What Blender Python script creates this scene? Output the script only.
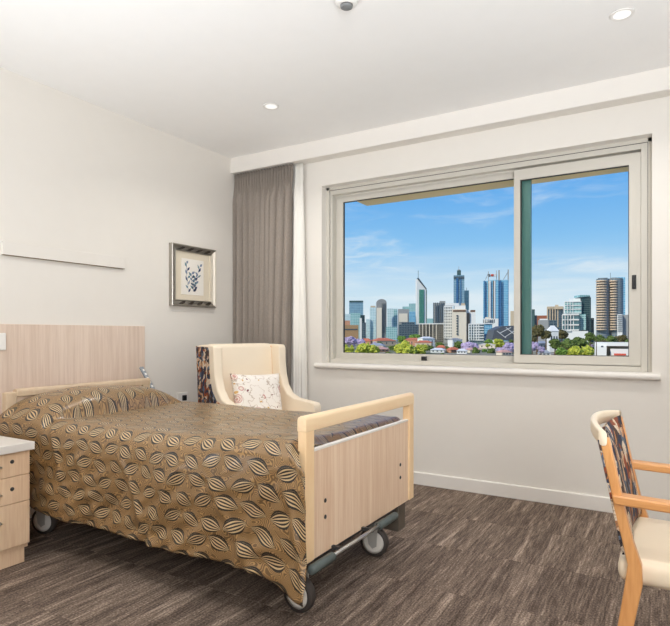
import bpy, bmesh, math, random
from mathutils import Vector, Matrix, noise
random.seed(7)
PI = math.pi
scene = bpy.context.scene
for o in list(bpy.data.objects):
    bpy.data.objects.remove(o, do_unlink=True)
col = scene.collection

# ---------------------------------------------------------------- camera
FP, YAW, HY = 563.997, 0.5403, 334.326          # focal length in px, heading, horizon row
CAM = Vector((3.3978, -3.9685, 1.127))
cd = bpy.data.cameras.new('camera')
cam = bpy.data.objects.new('camera', cd)
col.objects.link(cam)
cam.location = CAM
cam.rotation_euler = (PI / 2, 0, YAW)
cd.sensor_width = 36.0
cd.lens = FP / 670 * 36
cd.shift_y = (HY - 313) / 670
cd.clip_start = 0.05
cd.clip_end = 20000
scene.camera = cam
FW = Vector((-math.sin(YAW), math.cos(YAW), 0))
RT = Vector((math.cos(YAW), math.sin(YAW), 0))

def far(u, d, z):                                 # world point at depth d along column u
    p = CAM + d * (FW + RT * ((u - 335) / FP))
    return Vector((p.x, p.y, z))
def zat(w, d):                                    # height seen at row w at depth d
    return CAM.z + (HY - w) / FP * d

# ---------------------------------------------------------------- colour helpers
def lin(c):
    return tuple((v / 255 / 12.92 if v / 255 <= .04045 else ((v / 255 + .055) / 1.055) ** 2.4) for v in c) + (1,)

# ---------------------------------------------------------------- world
scene.view_settings.view_transform = 'Standard'
scene.view_settings.look = 'None'
scene.view_settings.gamma = 1
scene.view_settings.use_curve_mapping = False
scene.view_settings.exposure = 0.0

class NT:
    """tiny wrapper to write node trees as expressions"""
    def __init__(s, tree): s.t = tree; s.n = tree.nodes; s.l = tree.links
    def new(s, ty, **k):
        n = s.n.new(ty)
        for a, b in k.items(): setattr(n, a, b)
        return n
    def put(s, sock, v):
        if hasattr(v, 'is_output'): s.l.new(v, sock)
        else:
            sock.default_value = v
    def m(s, op, a, b=0.0, c=0.0, clamp=False):
        n = s.new('ShaderNodeMath', operation=op, use_clamp=clamp)
        s.put(n.inputs[0], a); s.put(n.inputs[1], b); s.put(n.inputs[2], c)
        return n.outputs[0]
    def sep(s, v):
        n = s.new('ShaderNodeSeparateXYZ'); s.put(n.inputs[0], v); return n.outputs
    def comb(s, x, y, z):
        n = s.new('ShaderNodeCombineXYZ')
        for i, v in enumerate((x, y, z)): s.put(n.inputs[i], v)
        return n.outputs[0]
    def mix(s, f, a, b, mode='MIX'):
        n = s.new('ShaderNodeMix', data_type='RGBA', blend_type=mode)
        s.put(n.inputs[0], f); s.put(n.inputs[6], a); s.put(n.inputs[7], b)
        return n.outputs[2]
    def noise(s, v, scale=5, detail=2, rough=.5, out=0):
        n = s.new('ShaderNodeTexNoise'); s.put(n.inputs['Vector'], v)
        n.inputs['Scale'].default_value = scale; n.inputs['Detail'].default_value = detail
        n.inputs['Roughness'].default_value = rough
        return n.outputs[out]
    def vmul(s, v, k):
        n = s.new('ShaderNodeVectorMath', operation='MULTIPLY'); s.put(n.inputs[0], v); s.put(n.inputs[1], k); return n.outputs[0]
    def vadd(s, v, k):
        n = s.new('ShaderNodeVectorMath', operation='ADD'); s.put(n.inputs[0], v); s.put(n.inputs[1], k); return n.outputs[0]
    def ramp(s, f, stops, interp='LINEAR'):
        n = s.new('ShaderNodeValToRGB'); r = n.color_ramp; r.interpolation = interp
        while len(r.elements) < len(stops): r.elements.new(.5)
        for e, (p, c) in zip(r.elements, stops): e.position = p; e.color = c
        s.put(n.inputs[0], f); return n.outputs[0]
    def smooth(s, x, a, b):
        n = s.new('ShaderNodeMapRange', interpolation_type='SMOOTHSTEP')
        s.put(n.inputs[0], x); s.put(n.inputs[1], a); s.put(n.inputs[2], b)
        return n.outputs[0]

w = bpy.data.worlds.new('world'); scene.world = w; w.use_nodes = True
T = NT(w.node_tree); T.n.clear()
tc = T.new('ShaderNodeTexCoord').outputs['Generated']
sx, sy, sz = T.sep(tc)
sky = T.ramp(sz, [(0.0, lin((205, 214, 214))), (0.02, lin((226, 238, 245))), (.075, lin((205, 229, 246))), (.15, lin((144, 200, 245))),
                  (.25, lin((98, 172, 240))), (.45, lin((62, 134, 222))), (1.0, lin((38, 92, 190)))])
cz = T.m('MAXIMUM', sz, .03)
# wispy high cloud: stretched streaks in direction space
cv = T.comb(T.m('MULTIPLY', sx, 2.2), T.m('MULTIPLY', sy, 2.2), T.m('MULTIPLY', sz, 11.0))
warp = T.noise(cv, 1.3, 3, .6, 1)
c1 = T.noise(T.vadd(cv, T.vmul(warp, (1.4, 1.4, 1.4))), 1.35, 7, .62)
cl = T.smooth(c1, .47, .78)
low = T.m('SUBTRACT', 1.0, T.smooth(sz, .10, .5))
cl = T.m('MULTIPLY', T.m('MULTIPLY', cl, low), .85)
hz = T.noise(T.comb(T.m('MULTIPLY', sx, 3.0), T.m('MULTIPLY', sy, 3.0), T.m('MULTIPLY', sz, 30.0)), 1.2, 4, .55)
hz = T.m('MULTIPLY', T.smooth(hz, .4, .7), T.m('SUBTRACT', 1.0, T.smooth(sz, .06, .17)))
cl = T.m('MAXIMUM', cl, T.m('MULTIPLY', hz, .6))
skyc = T.mix(cl, sky, lin((240, 245, 250)))
bg = T.new('ShaderNodeBackground'); T.put(bg.inputs[0], skyc); bg.inputs[1].default_value = 1.0
wo = T.new('ShaderNodeOutputWorld'); T.l.new(bg.outputs[0], wo.inputs[0])

# ---------------------------------------------------------------- sun and room lighting
sd = bpy.data.lights.new('sun', 'SUN'); sd.energy = 3.4; sd.angle = .009; sd.color = (1, .94, .84)
sun = bpy.data.objects.new('sun', sd); col.objects.link(sun)
sun.rotation_euler = Vector((-0.35, -0.72, 0.62)).to_track_quat('Z', 'Y').to_euler()

def area(name, loc, target, size, power, color, spread=PI, shape='DISK'):
    ld = bpy.data.lights.new(name, 'AREA'); ld.shape = shape; ld.size = size
    if shape == 'RECTANGLE': ld.size_y = size * .5
    ld.energy = power; ld.color = color; ld.spread = spread
    o = bpy.data.objects.new(name, ld); col.objects.link(o)
    o.location = loc
    o.rotation_euler = (Vector(target) - Vector(loc)).to_track_quat('-Z', 'Y').to_euler()
    return o
# unseen fill lamps added to brighten the room, bounced off the white ceiling
for px_, py_, pz_, tx_, ty_, pw_ in ((4.2, -2.6, .7, 3.3, -1.6, 14), (4.3, -4.6, 1.2, 3.9, -3.9, 18), (1.0, -3.6, .6, 1.4, -2.3, 18)):
    area('bounce_fill', (px_, py_, pz_), (tx_, ty_, 2.7), .7, pw_, (.89, .945, 1.0), math.radians(118))
area('front_fill', (4.5, -5.5, 2.0), (.6, -.3, 1.75), 1.3, 47, (.945, .95, .97), math.radians(140))  # unseen lamp added to fill the room from behind the camera
area('ceiling_fill', (4.0, -4.7, 1.4), (2.2, -2.2, 2.7), .5, 7, (.93, .96, 1.0), math.radians(80))  # unseen lamp added to brighten the ceiling
scene.cycles.diffuse_bounces = 8
scene.cycles.max_bounces = 16

# ---------------------------------------------------------------- materials
MATS = {}
def bsdf(name):
    m = bpy.data.materials.new(name); m.use_nodes = True
    T = NT(m.node_tree); b = T.n['Principled BSDF']; return m, T, b
def plain(name, rgb, rough=.5, metal=0.0, spec=.5, bump=0, bscale=200, coat=0):
    if name in MATS: return MATS[name]
    m, T, b = bsdf(name)
    c = lin(rgb)
    tcn = T.new('ShaderNodeTexCoord').outputs['Object']
    n = T.noise(tcn, 9, 3)
    v = T.mix(T.m('MULTIPLY', n, .12), c, tuple(x * .75 for x in c[:3]) + (1,))
    T.put(b.inputs['Base Color'], v)
    b.inputs['Roughness'].default_value = rough; b.inputs['Metallic'].default_value = metal
    b.inputs['Specular IOR Level'].default_value = spec
    b.inputs['Coat Weight'].default_value = coat
    if bump:
        bn = T.new('ShaderNodeBump'); bn.inputs['Strength'].default_value = bump; bn.inputs['Distance'].default_value = .002
        T.put(bn.inputs['Height'], T.noise(tcn, bscale, 3)); T.l.new(bn.outputs[0], b.inputs['Normal'])
    MATS[name] = m; return m
def wood(name, a, bcol, grain=(55, 55, 1.6), rough=.45, amt=1.0):
    m, T, b = bsdf(name)
    p = T.new('ShaderNodeNewGeometry').outputs['Position']
    n1 = T.noise(T.vmul(p, grain), 1.0, 4, .6)
    n2 = T.noise(T.vmul(p, tuple(g * .22 for g in grain)), 1.0, 2, .5)
    n3 = T.noise(T.vmul(p, tuple(g * 4 for g in grain)), 1.0, 2, .6)
    f = T.m('ADD', T.m('MULTIPLY', n1, .55), T.m('ADD', T.m('MULTIPLY', n2, .3), T.m('MULTIPLY', n3, .25)))
    f = T.smooth(f, .55 - .22 / amt, .55 + .22 / amt)
    T.put(b.inputs['Base Color'], T.mix(f, lin(bcol), lin(a)))
    b.inputs['Roughness'].default_value = rough
    MATS[name] = m; return m

M_wall = plain('wall paint', (232, 228, 221), .85, spec=.2, bump=.05, bscale=300)
M_ceil = plain('ceiling paint', (249, 248, 246), .9, spec=.15)
M_trim = plain('trim paint', (236, 232, 226), .45)
M_gapshade = plain('gap shade tone', (128, 112, 88), .9)  # brown stands in for shade in the pelmet gap and under the light box
M_alu = plain('window aluminium', (206, 202, 192), .42, .0, .5)
M_gasket = plain('rubber gasket', (60, 60, 60), .7)
M_teal = plain('sky reflection teal', (92, 138, 132), .25, .2, .8)  # teal stands in for the sky reflected on the stile
M_black = plain('black plastic', (32, 33, 36), .4)
M_steel = plain('brushed steel', (190, 190, 188), .28, .9)
M_darksteel = plain('dark steel', (58, 60, 62), .5, .3)
M_greyplastic = plain('grey plastic', (128, 130, 130), .45)
M_wheelrub = plain('wheel rubber', (66, 60, 56), .6)
M_whiteplastic = plain('white plastic', (240, 238, 234), .35)
M_board = wood('bed board laminate', (246, 222, 196), (222, 188, 156), rough=.42)
M_panelw = wood('wall panel laminate', (232, 214, 198), (212, 190, 172), rough=.5)
M_cabw = wood('cabinet laminate', (240, 212, 180), (222, 186, 150), (40, 40, 2.2), rough=.42)
M_beech = wood('beech post', (250, 222, 180), (244, 208, 160), (8, 8, 3), rough=.38)
M_beechr = wood('beech rail', (248, 222, 182), (240, 206, 162), (8, 1.5, 20), rough=.38)
M_headw = wood('bedhead post', (212, 190, 162), (196, 172, 142), (8, 8, 3), rough=.42)
M_chairwood = wood('chair beech', (226, 168, 108), (206, 144, 86), (26, 26, 3), rough=.35)
M_armwood = wood('arm beech', (226, 168, 108), (206, 144, 86), (3, 26, 40), rough=.35)
M_cream = plain('cream vinyl', (240, 224, 198), .42, spec=.5, bump=.05, bscale=60)
M_creamf = plain('cream upholstery', (240, 226, 204), .8, spec=.2, bump=.15, bscale=400)
M_soffit = plain('cream soffit', (255, 226, 176), .7)
M_extwall = plain('exterior render', (214, 204, 186), .85)
M_sheer = plain('sheer curtain', (240, 238, 232), .9)
M_mattress = plain('mattress ticking', (214, 214, 210), .85)

def fabric_curtain():
    m, T, b = bsdf('taupe curtain fabric')
    p = T.new('ShaderNodeTexCoord').outputs['Object']
    n = T.noise(T.vmul(p, (300, 300, 60)), 1, 2)
    T.put(b.inputs['Base Color'], T.mix(n, lin((132, 123, 115)), lin((168, 158, 148))))
    b.inputs['Roughness'].default_value = .8; b.inputs['Specular IOR Level'].default_value = .25
    b.inputs['Sheen Weight'].default_value = .15
    return m
M_curtain = fabric_curtain()

def glassmat():
    m = bpy.data.materials.new('window glass'); m.use_nodes = True; T = NT(m.node_tree); T.n.clear()
    tr = T.new('ShaderNodeBsdfTransparent'); tr.inputs[0].default_value = (.97, .985, .98, 1)
    gl = T.new('ShaderNodeBsdfGlossy'); gl.inputs['Roughness'].default_value = .02
    fr = T.new('ShaderNodeFresnel'); fr.inputs[0].default_value = 1.15
    mx = T.new('ShaderNodeMixShader'); T.l.new(fr.outputs[0], mx.inputs[0]); T.l.new(tr.outputs[0], mx.inputs[1]); T.l.new(gl.outputs[0], mx.inputs[2])
    o = T.new('ShaderNodeOutputMaterial'); T.l.new(mx.outputs[0], o.inputs[0]); return m
M_glass = glassmat()

def carpet():
    m, T, b = bsdf('striped loop carpet')
    p = T.new('ShaderNodeNewGeometry').outputs['Position']
    rnd = T.new('ShaderNodeObjectInfo').outputs['Random']
    x, y, z = T.sep(p)
    off = T.m('MULTIPLY', rnd, 37.0)
    sv = T.comb(T.m('ADD', x, off), T.m('ADD', y, off), 0)
    wide = T.noise(T.vmul(sv, (13, .8, 1)), 1, 2, .5)
    mid = T.noise(T.vmul(sv, (42, 2.2, 1)), 1, 2, .6)
    strk = T.smooth(T.noise(T.vmul(T.vadd(sv, (9, 3, 0)), (24, 1.1, 1)), 1, 1, .5), .56, .66)
    hair = T.noise(T.vmul(sv, (120, 8, 1)), 1, 1, .5)
    loop = T.noise(T.vmul(p, (150, 110, 1)), 1, 1, .5)
    f = T.m('ADD', T.m('MULTIPLY', wide, .30), T.m('ADD', T.m('MULTIPLY', mid, .18), T.m('ADD', T.m('MULTIPLY', hair, .36), T.m('MULTIPLY', loop, .42))))
    f = T.m('SUBTRACT', T.m('ADD', f, T.m('MULTIPLY', strk, .085)), .065)
    f = T.m('ADD', f, T.m('MULTIPLY', T.m('SUBTRACT', rnd, .5), .03))
    c = T.ramp(f, [(.36, lin((58, 49, 44))), (.52, lin((100, 87, 78))), (.64, lin((134, 118, 106))), (.80, lin((190, 172, 156)))])
    T.put(b.inputs['Base Color'], c); b.inputs['Roughness'].default_value = .95; b.inputs['Specular IOR Level'].default_value = .12
    bn = T.new('ShaderNodeBump'); bn.inputs['Strength'].default_value = .55; bn.inputs['Distance'].default_value = .004
    T.put(bn.inputs['Height'], T.m('ADD', hair, loop)); T.l.new(bn.outputs[0], b.inputs['Normal'])
    return m
M_carpet = carpet()

def bedspread_mat():
    m, T, b = bsdf('leaf jacquard bedspread')
    uv = T.new('ShaderNodeUVMap'); uv.uv_map = 'UVMap'
    u, v, _ = T.sep(uv.outputs[0])
    CX, CY = .104, .086
    row = T.m('FLOOR', T.m('DIVIDE', v, CY))
    us = T.m('ADD', T.m('DIVIDE', u, CX), T.m('MULTIPLY', row, .37))
    cell = T.m('FLOOR', us)
    lx = T.m('MULTIPLY', T.m('SUBTRACT', T.m('SUBTRACT', us, cell), .5), CX)
    ly = T.m('MULTIPLY', T.m('SUBTRACT', T.m('SUBTRACT', T.m('DIVIDE', v, CY), row), .5), CY)
    wn = T.new('ShaderNodeTexWhiteNoise', noise_dimensions='2D'); T.put(wn.inputs[0], T.comb(cell, row, 0))
    r1 = wn.outputs[0]; rc = T.sep(wn.outputs[1])
    par = T.m('GREATER_THAN', T.m('MODULO', T.m('ADD', T.m('ADD', cell, 400), T.m('MULTIPLY', row, 1.0)), 3.0), 1.5)
    ang = T.m('ADD', T.m('MULTIPLY', par, .80), T.m('ADD', -.34, T.m('MULTIPLY', T.m('SUBTRACT', r1, .5), .24)))
    ca, sa = T.m('COSINE', ang), T.m('SINE', ang)
    lx = T.m('ADD', lx, T.m('MULTIPLY', T.m('SUBTRACT', rc[1], .5), .012))
    ly = T.m('ADD', ly, T.m('MULTIPLY', T.m('SUBTRACT', rc[2], .5), .014))
    a = T.m('ADD', T.m('MULTIPLY', lx, ca), T.m('MULTIPLY', ly, sa))
    c = T.m('SUBTRACT', T.m('MULTIPLY', ly, ca), T.m('MULTIPLY', lx, sa))
    A = T.m('ADD', .047, T.m('MULTIPLY', rc[0], .006)); B = T.m('ADD', .031, T.m('MULTIPLY', rc[1], .004))
    q = T.m('DIVIDE', a, A)
    prof = T.m('MULTIPLY', B, T.m('SUBTRACT', 1.0, T.m('POWER', T.m('ABSOLUTE', q), 1.9)))
    prof = T.m('MAXIMUM', prof, .0004)
    W = T.m('DIVIDE', T.m('ADD', c, T.m('MULTIPLY', T.m('MULTIPLY', q, .003), 1.0)), prof)
    aw = T.m('ABSOLUTE', W)
    inside = T.m('MULTIPLY', T.m('LESS_THAN', aw, 1.0), T.m('LESS_THAN', T.m('ABSOLUTE', q), 1.0))
    stripe = T.m('GREATER_THAN', T.m('SINE', T.m('MULTIPLY', W, 16.5)), .1)
    edge = T.m('GREATER_THAN', aw, .78)
    # ground: fine contour lines
    nn = T.noise(T.comb(u, v, 0), 16, 1, .4)
    vo = T.new('ShaderNodeTexVoronoi'); vo.inputs['Scale'].default_value = 11; T.put(vo.inputs['Vector'], T.comb(u, v, 0))
    lines = T.m('SINE', T.m('MULTIPLY', T.m('ADD', T.m('MULTIPLY', vo.outputs[0], .6), T.m('MULTIPLY', nn, .8)), 150.0))
    g = T.mix(T.smooth(lines, -.3, .6), lin((106, 80, 48)), lin((166, 130, 82)))
    big = T.noise(T.comb(u, v, 0), 3.5, 3)
    leaf = T.mix(stripe, lin((30, 21, 15)), lin((200, 172, 128)))
    leaf = T.mix(edge, leaf, lin((24, 16, 11)))
    colr = T.mix(inside, g, leaf)
    T.put(b.inputs['Base Color'], colr)
    b.inputs['Roughness'].default_value = .42; b.inputs['Specular IOR Level'].default_value = .6
    b.inputs['Coat Weight'].default_value = .55; b.inputs['Coat Roughness'].default_value = .27; b.inputs['Coat IOR'].default_value = 1.5
    b.inputs['Sheen Weight'].default_value = .0; b.inputs['Sheen Roughness'].default_value = .25; b.inputs['Sheen Tint'].default_value = (.72, .82, .95, 1)
    bn = T.new('ShaderNodeBump'); bn.inputs['Strength'].default_value = .15; bn.inputs['Distance'].default_value = .001
    T.put(bn.inputs['Height'], lines); T.l.new(bn.outputs[0], b.inputs['Normal'])
    return m
M_spread = bedspread_mat()

def tapestry(name, scale, stretch=(1, 1, .6)):
    m, T, b = bsdf(name)
    p = T.new('ShaderNodeTexCoord').outputs['Object']
    wv = T.vadd(p, T.vmul(T.noise(p, 12, 2, .5, 1), (.09, .09, .09)))
    vo = T.new('ShaderNodeTexVoronoi'); vo.inputs['Scale'].default_value = scale; T.put(vo.inputs['Vector'], T.vmul(wv, stretch))
    r = T.sep(vo.outputs['Color'])[0]
    c = T.ramp(r, [(0, lin((40, 52, 78))), (.14, lin((226, 208, 184))), (.3, lin((150, 74, 40))), (.42, lin((78, 58, 52))), (.55, lin((214, 180, 146))),
                   (.66, lin((96, 110, 128))), (.78, lin((52, 44, 44))), (.9, lin((188, 132, 88)))], 'CONSTANT')
    f = T.noise(p, 160, 3, .7)
    c = T.mix(T.smooth(f, .45, .6), c, T.mix(.5, c, lin((90, 78, 74))))
    T.put(b.inputs['Base Color'], c); b.inputs['Roughness'].default_value = .8; b.inputs['Specular IOR Level'].default_value = .25
    return m
M_tap = tapestry('dark floral tapestry', 52)
M_tapc = tapestry('floral tapestry of the chair', 40, (1, 1, .5))

def floral_cushion():
    m, T, b = bsdf('pink floral cotton')
    p = T.new('ShaderNodeUVMap').outputs[0]
    wv = T.vadd(p, T.vmul(T.noise(p, 6, 2, .5, 1), (.09, .09, .0)))
    vo = T.new('ShaderNodeTexVoronoi'); vo.inputs['Scale'].default_value = 4.3; T.put(vo.inputs['Vector'], wv)
    d = vo.outputs[0]; r = T.sep(vo.outputs['Color'])
    ring = T.m('GREATER_THAN', T.m('SINE', T.m('MULTIPLY', d, 60.0)), .25)
    flower = T.m('MULTIPLY', T.m('LESS_THAN', d, .36), T.m('GREATER_THAN', r[0], .35))
    fc = T.mix(ring, lin((240, 226, 216)), T.mix(T.m('GREATER_THAN', r[1], .6), lin((204, 150, 142)), lin((168, 74, 78))))
    base = lin((244, 238, 230))
    c = T.mix(flower, base, fc)
    wav = T.noise(wv, 5.5, 2, .5)
    line = T.m('LESS_THAN', T.m('ABSOLUTE', T.m('SUBTRACT', wav, .5)), .012)
    c = T.mix(T.m('MULTIPLY', line, .8), c, lin((186, 168, 150)))
    vo2 = T.new('ShaderNodeTexVoronoi'); vo2.inputs['Scale'].default_value = 9; T.put(vo2.inputs['Vector'], wv)
    r2 = T.sep(vo2.outputs['Color'])
    dots = T.m('MULTIPLY', T.m('LESS_THAN', vo2.outputs[0], .22), T.m('GREATER_THAN', r2[0], .6))
    c = T.mix(dots, c, T.mix(T.m('GREATER_THAN', r2[1], .5), lin((120, 58, 62)), lin((214, 176, 110))))
    T.put(b.inputs['Base Color'], c); b.inputs['Roughness'].default_value = .85
    return m
M_floral = floral_cushion()

def facade(name, base, line, wx=4.0, wz=3.6, thick=.35, rough=.3, metal=0., vary=.35, win=None):
    """glass or masonry skin: fine mullion and floor grid, too far away to tell the panes apart"""
    m, T, b = bsdf(name)
    p = T.new('ShaderNodeTexCoord').outputs['Object']
    x, y, z = T.sep(p)
    h = T.m('ADD', x, y)
    fx = T.m('FRACT', T.m('DIVIDE', T.m('ADD', h, 500), wx)); fz = T.m('FRACT', T.m('DIVIDE', T.m('ADD', z, 500), wz))
    l = T.m('MAXIMUM', T.m('LESS_THAN', fz, thick), T.m('LESS_THAN', fx, thick * .6))
    n = T.new('ShaderNodeTexWhiteNoise', noise_dimensions='2D')
    T.put(n.inputs[0], T.comb(T.m('FLOOR', T.m('DIVIDE', T.m('ADD', h, 500), wx * 2)), T.m('FLOOR', T.m('DIVIDE', T.m('ADD', z, 500), wz)), 0))
    bc = T.mix(T.m('MULTIPLY', n.outputs[0], vary), lin(base), tuple(v * .45 for v in lin(base)[:3]) + (1,))
    T.put(b.inputs['Base Color'], T.mix(l, bc, lin(line)))
    b.inputs['Roughness'].default_value = rough; b.inputs['Metallic'].default_value = metal
    return m
F_blue = facade('blue curtain wall', (104, 174, 208), (166, 210, 226), 5, 4, .25, .15)
F_deep = facade('deep blue curtain wall', (36, 92, 142), (70, 126, 168), 5, 4, .3, .15)
F_teal = facade('teal curtain wall', (136, 186, 182), (188, 218, 214), 6, 4, .3, .2)
F_pale = facade('pale glass curtain wall', (190, 222, 220), (226, 238, 236), 6, 4, .3, .25)
F_greend = facade('green curtain wall', (64, 132, 112), (100, 160, 140), 6, 4, .2, .2)
F_grey = facade('grey ribbed facade', (122, 124, 122), (156, 154, 148), 6, 400, .9, .6)
F_dark = facade('dark glass band facade', (58, 78, 92), (104, 118, 124), 7, 4.5, .3, .2)
F_darkteal = facade('dark teal glass facade', (56, 84, 84), (94, 118, 114), 6, 4, .25, .2)
F_cream = plain('cream concrete', (238, 224, 200), .8)
F_white = plain('white concrete', (240, 238, 230), .8)
F_tan = plain('tan concrete', (206, 186, 156), .8)
F_greyc = plain('grey concrete', (160, 160, 156), .8)
F_winds = plain('dark window strip', (84, 92, 98), .25)
F_roofred = plain('terracotta roof', (214, 120, 84), .8)
F_roofgrey = plain('grey metal roof', (170, 174, 176), .6)
F_brick = plain('brick wall of houses', (206, 150, 116), .85)
F_trunk = plain('tree bark', (110, 90, 70), .9)
def foliage(name, a, bcol, sc=1.2):
    m, T, b = bsdf(name)
    p = T.new('ShaderNodeNewGeometry').outputs['Position']
    n = T.noise(p, sc, 4, .7)
    T.put(b.inputs['Base Color'], T.mix(T.smooth(n, .4, .62), lin(bcol), lin(a)))
    b.inputs['Roughness'].default_value = .8; b.inputs['Specular IOR Level'].default_value = .2
    return m
G_lime = foliage('lime foliage', (226, 220, 90), (116, 138, 44))
G_green = foliage('green foliage', (124, 142, 70), (58, 76, 40))
G_dark = foliage('olive foliage', (128, 116, 74), (62, 64, 40))
G_bright = foliage('fresh green foliage', (142, 172, 76), (84, 118, 52))
G_lilac = foliage('lilac blossom', (216, 198, 222), (164, 146, 174))
def groundmat():
    m, T, b = bsdf('suburban ground')
    p = T.new('ShaderNodeNewGeometry').outputs['Position']
    n = T.noise(T.vmul(p, (.02, .02, .02)), 1, 4, .6)
    c = T.ramp(n, [(.35, lin((92, 104, 62))), (.5, lin((136, 132, 96))), (.6, lin((190, 176, 156))), (.7, lin((160, 112, 84)))])
    T.put(b.inputs['Base Color'], c); b.inputs['Roughness'].default_value = .95; return m
M_ground = groundmat()

# ---------------------------------------------------------------- mesh helpers
class MB:
    def __init__(s): s.b = bmesh.new()
    def add(s, other):
        me = bpy.data.meshes.new('t'); other.to_mesh(me); other.free(); s.b.from_mesh(me); bpy.data.meshes.remove(me)
    def box(s, a, c, bev=0, seg=2, rot=None, piv=None, mi=0):
        t = bmesh.new(); bmesh.ops.create_cube(t, size=1)
        ctr = [(a[i] + c[i]) / 2 for i in range(3)]; sc = [abs(c[i] - a[i]) for i in range(3)]
        for v in t.verts: v.co = Vector([v.co[i] * sc[i] + ctr[i] for i in range(3)])
        if bev: bmesh.ops.bevel(t, geom=list(t.edges), offset=min(bev, min(sc) * .49), segments=seg, affect='EDGES', profile=.5)
        if rot is not None:
            P = Vector(piv if piv else ctr)
            for v in t.verts: v.co = rot @ (v.co - P) + P
        for f in t.faces: f.material_index = mi
        s.add(t); return s
    def prism(s, pts, plane, a, b, bev=0, seg=2, mi=0):
        """polygon pts in plane ('xz','xy','yz') extruded from a to b on the third axis"""
        t = bmesh.new()
        def mk(p, q, k):
            return {'xz': (p, k, q), 'xy': (p, q, k), 'yz': (k, p, q)}[plane]
        v0 = [t.verts.new(mk(p, q, a)) for p, q in pts]; v1 = [t.verts.new(mk(p, q, b)) for p, q in pts]
        n = len(pts)
        t.faces.new(v0); t.faces.new(v1[::-1])
        for i in range(n): t.faces.new((v0[i], v1[i], v1[(i + 1) % n], v0[(i + 1) % n]))
        bmesh.ops.recalc_face_normals(t, faces=t.faces)
        if bev:
            es = [e for e in t.edges if e.calc_length() > bev * 1.2 and len(e.link_faces) == 2 and e.calc_face_angle(0) > .9]
            bmesh.ops.bevel(t, geom=es, offset=bev, segments=seg, affect='EDGES', profile=.5, clamp_overlap=True)
        for f in t.faces: f.material_index = mi
        s.add(t); return s
    def tube(s, pts, r, n=10, cap=True, mi=0):
        pts = [Vector(p) for p in pts]; t = bmesh.new(); rings = []
        rr = r if isinstance(r, (list, tuple)) else [r] * len(pts)
        prev = None
        for i, p in enumerate(pts):
            d = (pts[min(i + 1, len(pts) - 1)] - pts[max(i - 1, 0)]).normalized()
            if prev is None:
                ref = Vector((0, 0, 1)) if abs(d.z) < .9 else Vector((1, 0, 0)); u = d.cross(ref).normalized()
            else:
                u = (prev - d * prev.dot(d)).normalized()
            prev = u; w_ = d.cross(u)
            rings.append([t.verts.new(p + rr[i] * (math.cos(2 * PI * k / n) * u + math.sin(2 * PI * k / n) * w_)) for k in range(n)])
        for i in range(len(rings) - 1):
            for k in range(n): t.faces.new((rings[i][k], rings[i][(k + 1) % n], rings[i + 1][(k + 1) % n], rings[i + 1][k]))
        if cap: t.faces.new(rings[0][::-1]); t.faces.new(rings[-1])
        bmesh.ops.recalc_face_normals(t, faces=t.faces)
        for f in t.faces: f.material_index = mi
        s.add(t); return s
    def lathe(s, prof, ctr, axis='z', n=24, mi=0, cap=True):
        """prof: list of (r, h)"""
        t = bmesh.new(); rings = []
        c = Vector(ctr)
        for r, h in prof:
            ring = []
            for k in range(n):
                a = 2 * PI * k / n; p, q = r * math.cos(a), r * math.sin(a)
                co = {'z': (p, q, h), 'y': (p, h, q), 'x': (h, p, q)}[axis]
                ring.append(t.verts.new(c + Vector(co)))
            rings.append(ring)
        for i in range(len(rings) - 1):
            for k in range(n): t.faces.new((rings[i][k], rings[i][(k + 1) % n], rings[i + 1][(k + 1) % n], rings[i + 1][k]))
        if cap and prof[0][0] > 1e-5: t.faces.new(rings[0][::-1])
        if cap and prof[-1][0] > 1e-5: t.faces.new(rings[-1])
        bmesh.ops.remove_doubles(t, verts=t.verts, dist=1e-6)
        bmesh.ops.recalc_face_normals(t, faces=t.faces)
        for f in t.faces: f.material_index = mi
        s.add(t); return s
    def grid(s, fn, nu, nv, uvfn=None, mi=0, close_u=False):
        t = s.b; uvl = t.loops.layers.uv.get('UVMap') or t.loops.layers.uv.new('UVMap')
        vs = [[t.verts.new(fn(i / nu, j / nv)) for j in range(nv + 1)] for i in range(nu + 1)]
        for i in range(nu):
            for j in range(nv):
                f = t.faces.new((vs[i][j], vs[i + 1][j], vs[i + 1][j + 1], vs[i][j + 1])); f.material_index = mi
                if uvfn:
                    for lp, (a, b) in zip(f.loops, ((i, j), (i + 1, j), (i + 1, j + 1), (i, j + 1))): lp[uvl].uv = uvfn(a / nu, b / nv)
        return s
    def build(s, name, mat, parent=None, smooth=None, kind=None, origin=None):
        me = bpy.data.meshes.new(name)
        if origin is not None: bmesh.ops.translate(s.b, verts=s.b.verts, vec=-Vector(origin))
        if smooth:
            for f in s.b.faces: f.smooth = True
        s.b.to_mesh(me); s.b.free()
        for m in (mat if isinstance(mat, (list, tuple)) else [mat]): me.materials.append(m)
        o = bpy.data.objects.new(name, me); col.objects.link(o)
        if origin is not None: o.location = origin
        if parent is not None: o.parent = parent
        if kind: o['kind'] = kind
        if smooth and smooth != 'all':
            md = o.modifiers.new('wn', 'WEIGHTED_NORMAL'); md.keep_sharp = False
        return o
def thing(name, label, cat, loc=(0, 0, 0), rz=0, group=None):
    o = bpy.data.objects.new(name, None); col.objects.link(o); o.location = loc; o.rotation_euler = (0, 0, rz)
    o.empty_display_size = .1
    tag(o, label, cat, group); return o
def tag(o, label, cat, group=None):
    o['label'] = label; o['category'] = cat
    if group: o['group'] = group
    return o
def local(parent, o):                              # o built in world coordinates, parent at pure translation
    o.location = Vector(o.location) - Vector(parent.location); return o

# ---------------------------------------------------------------- the room
XR, YB, H = 5.3, -6.2, 2.7
floor = MB().box((-.1, YB - .1, -.12), (XR + .1, .25, -.006)).build('floor', plain('floor slab', (70, 66, 62), .9), kind='structure')
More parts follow.
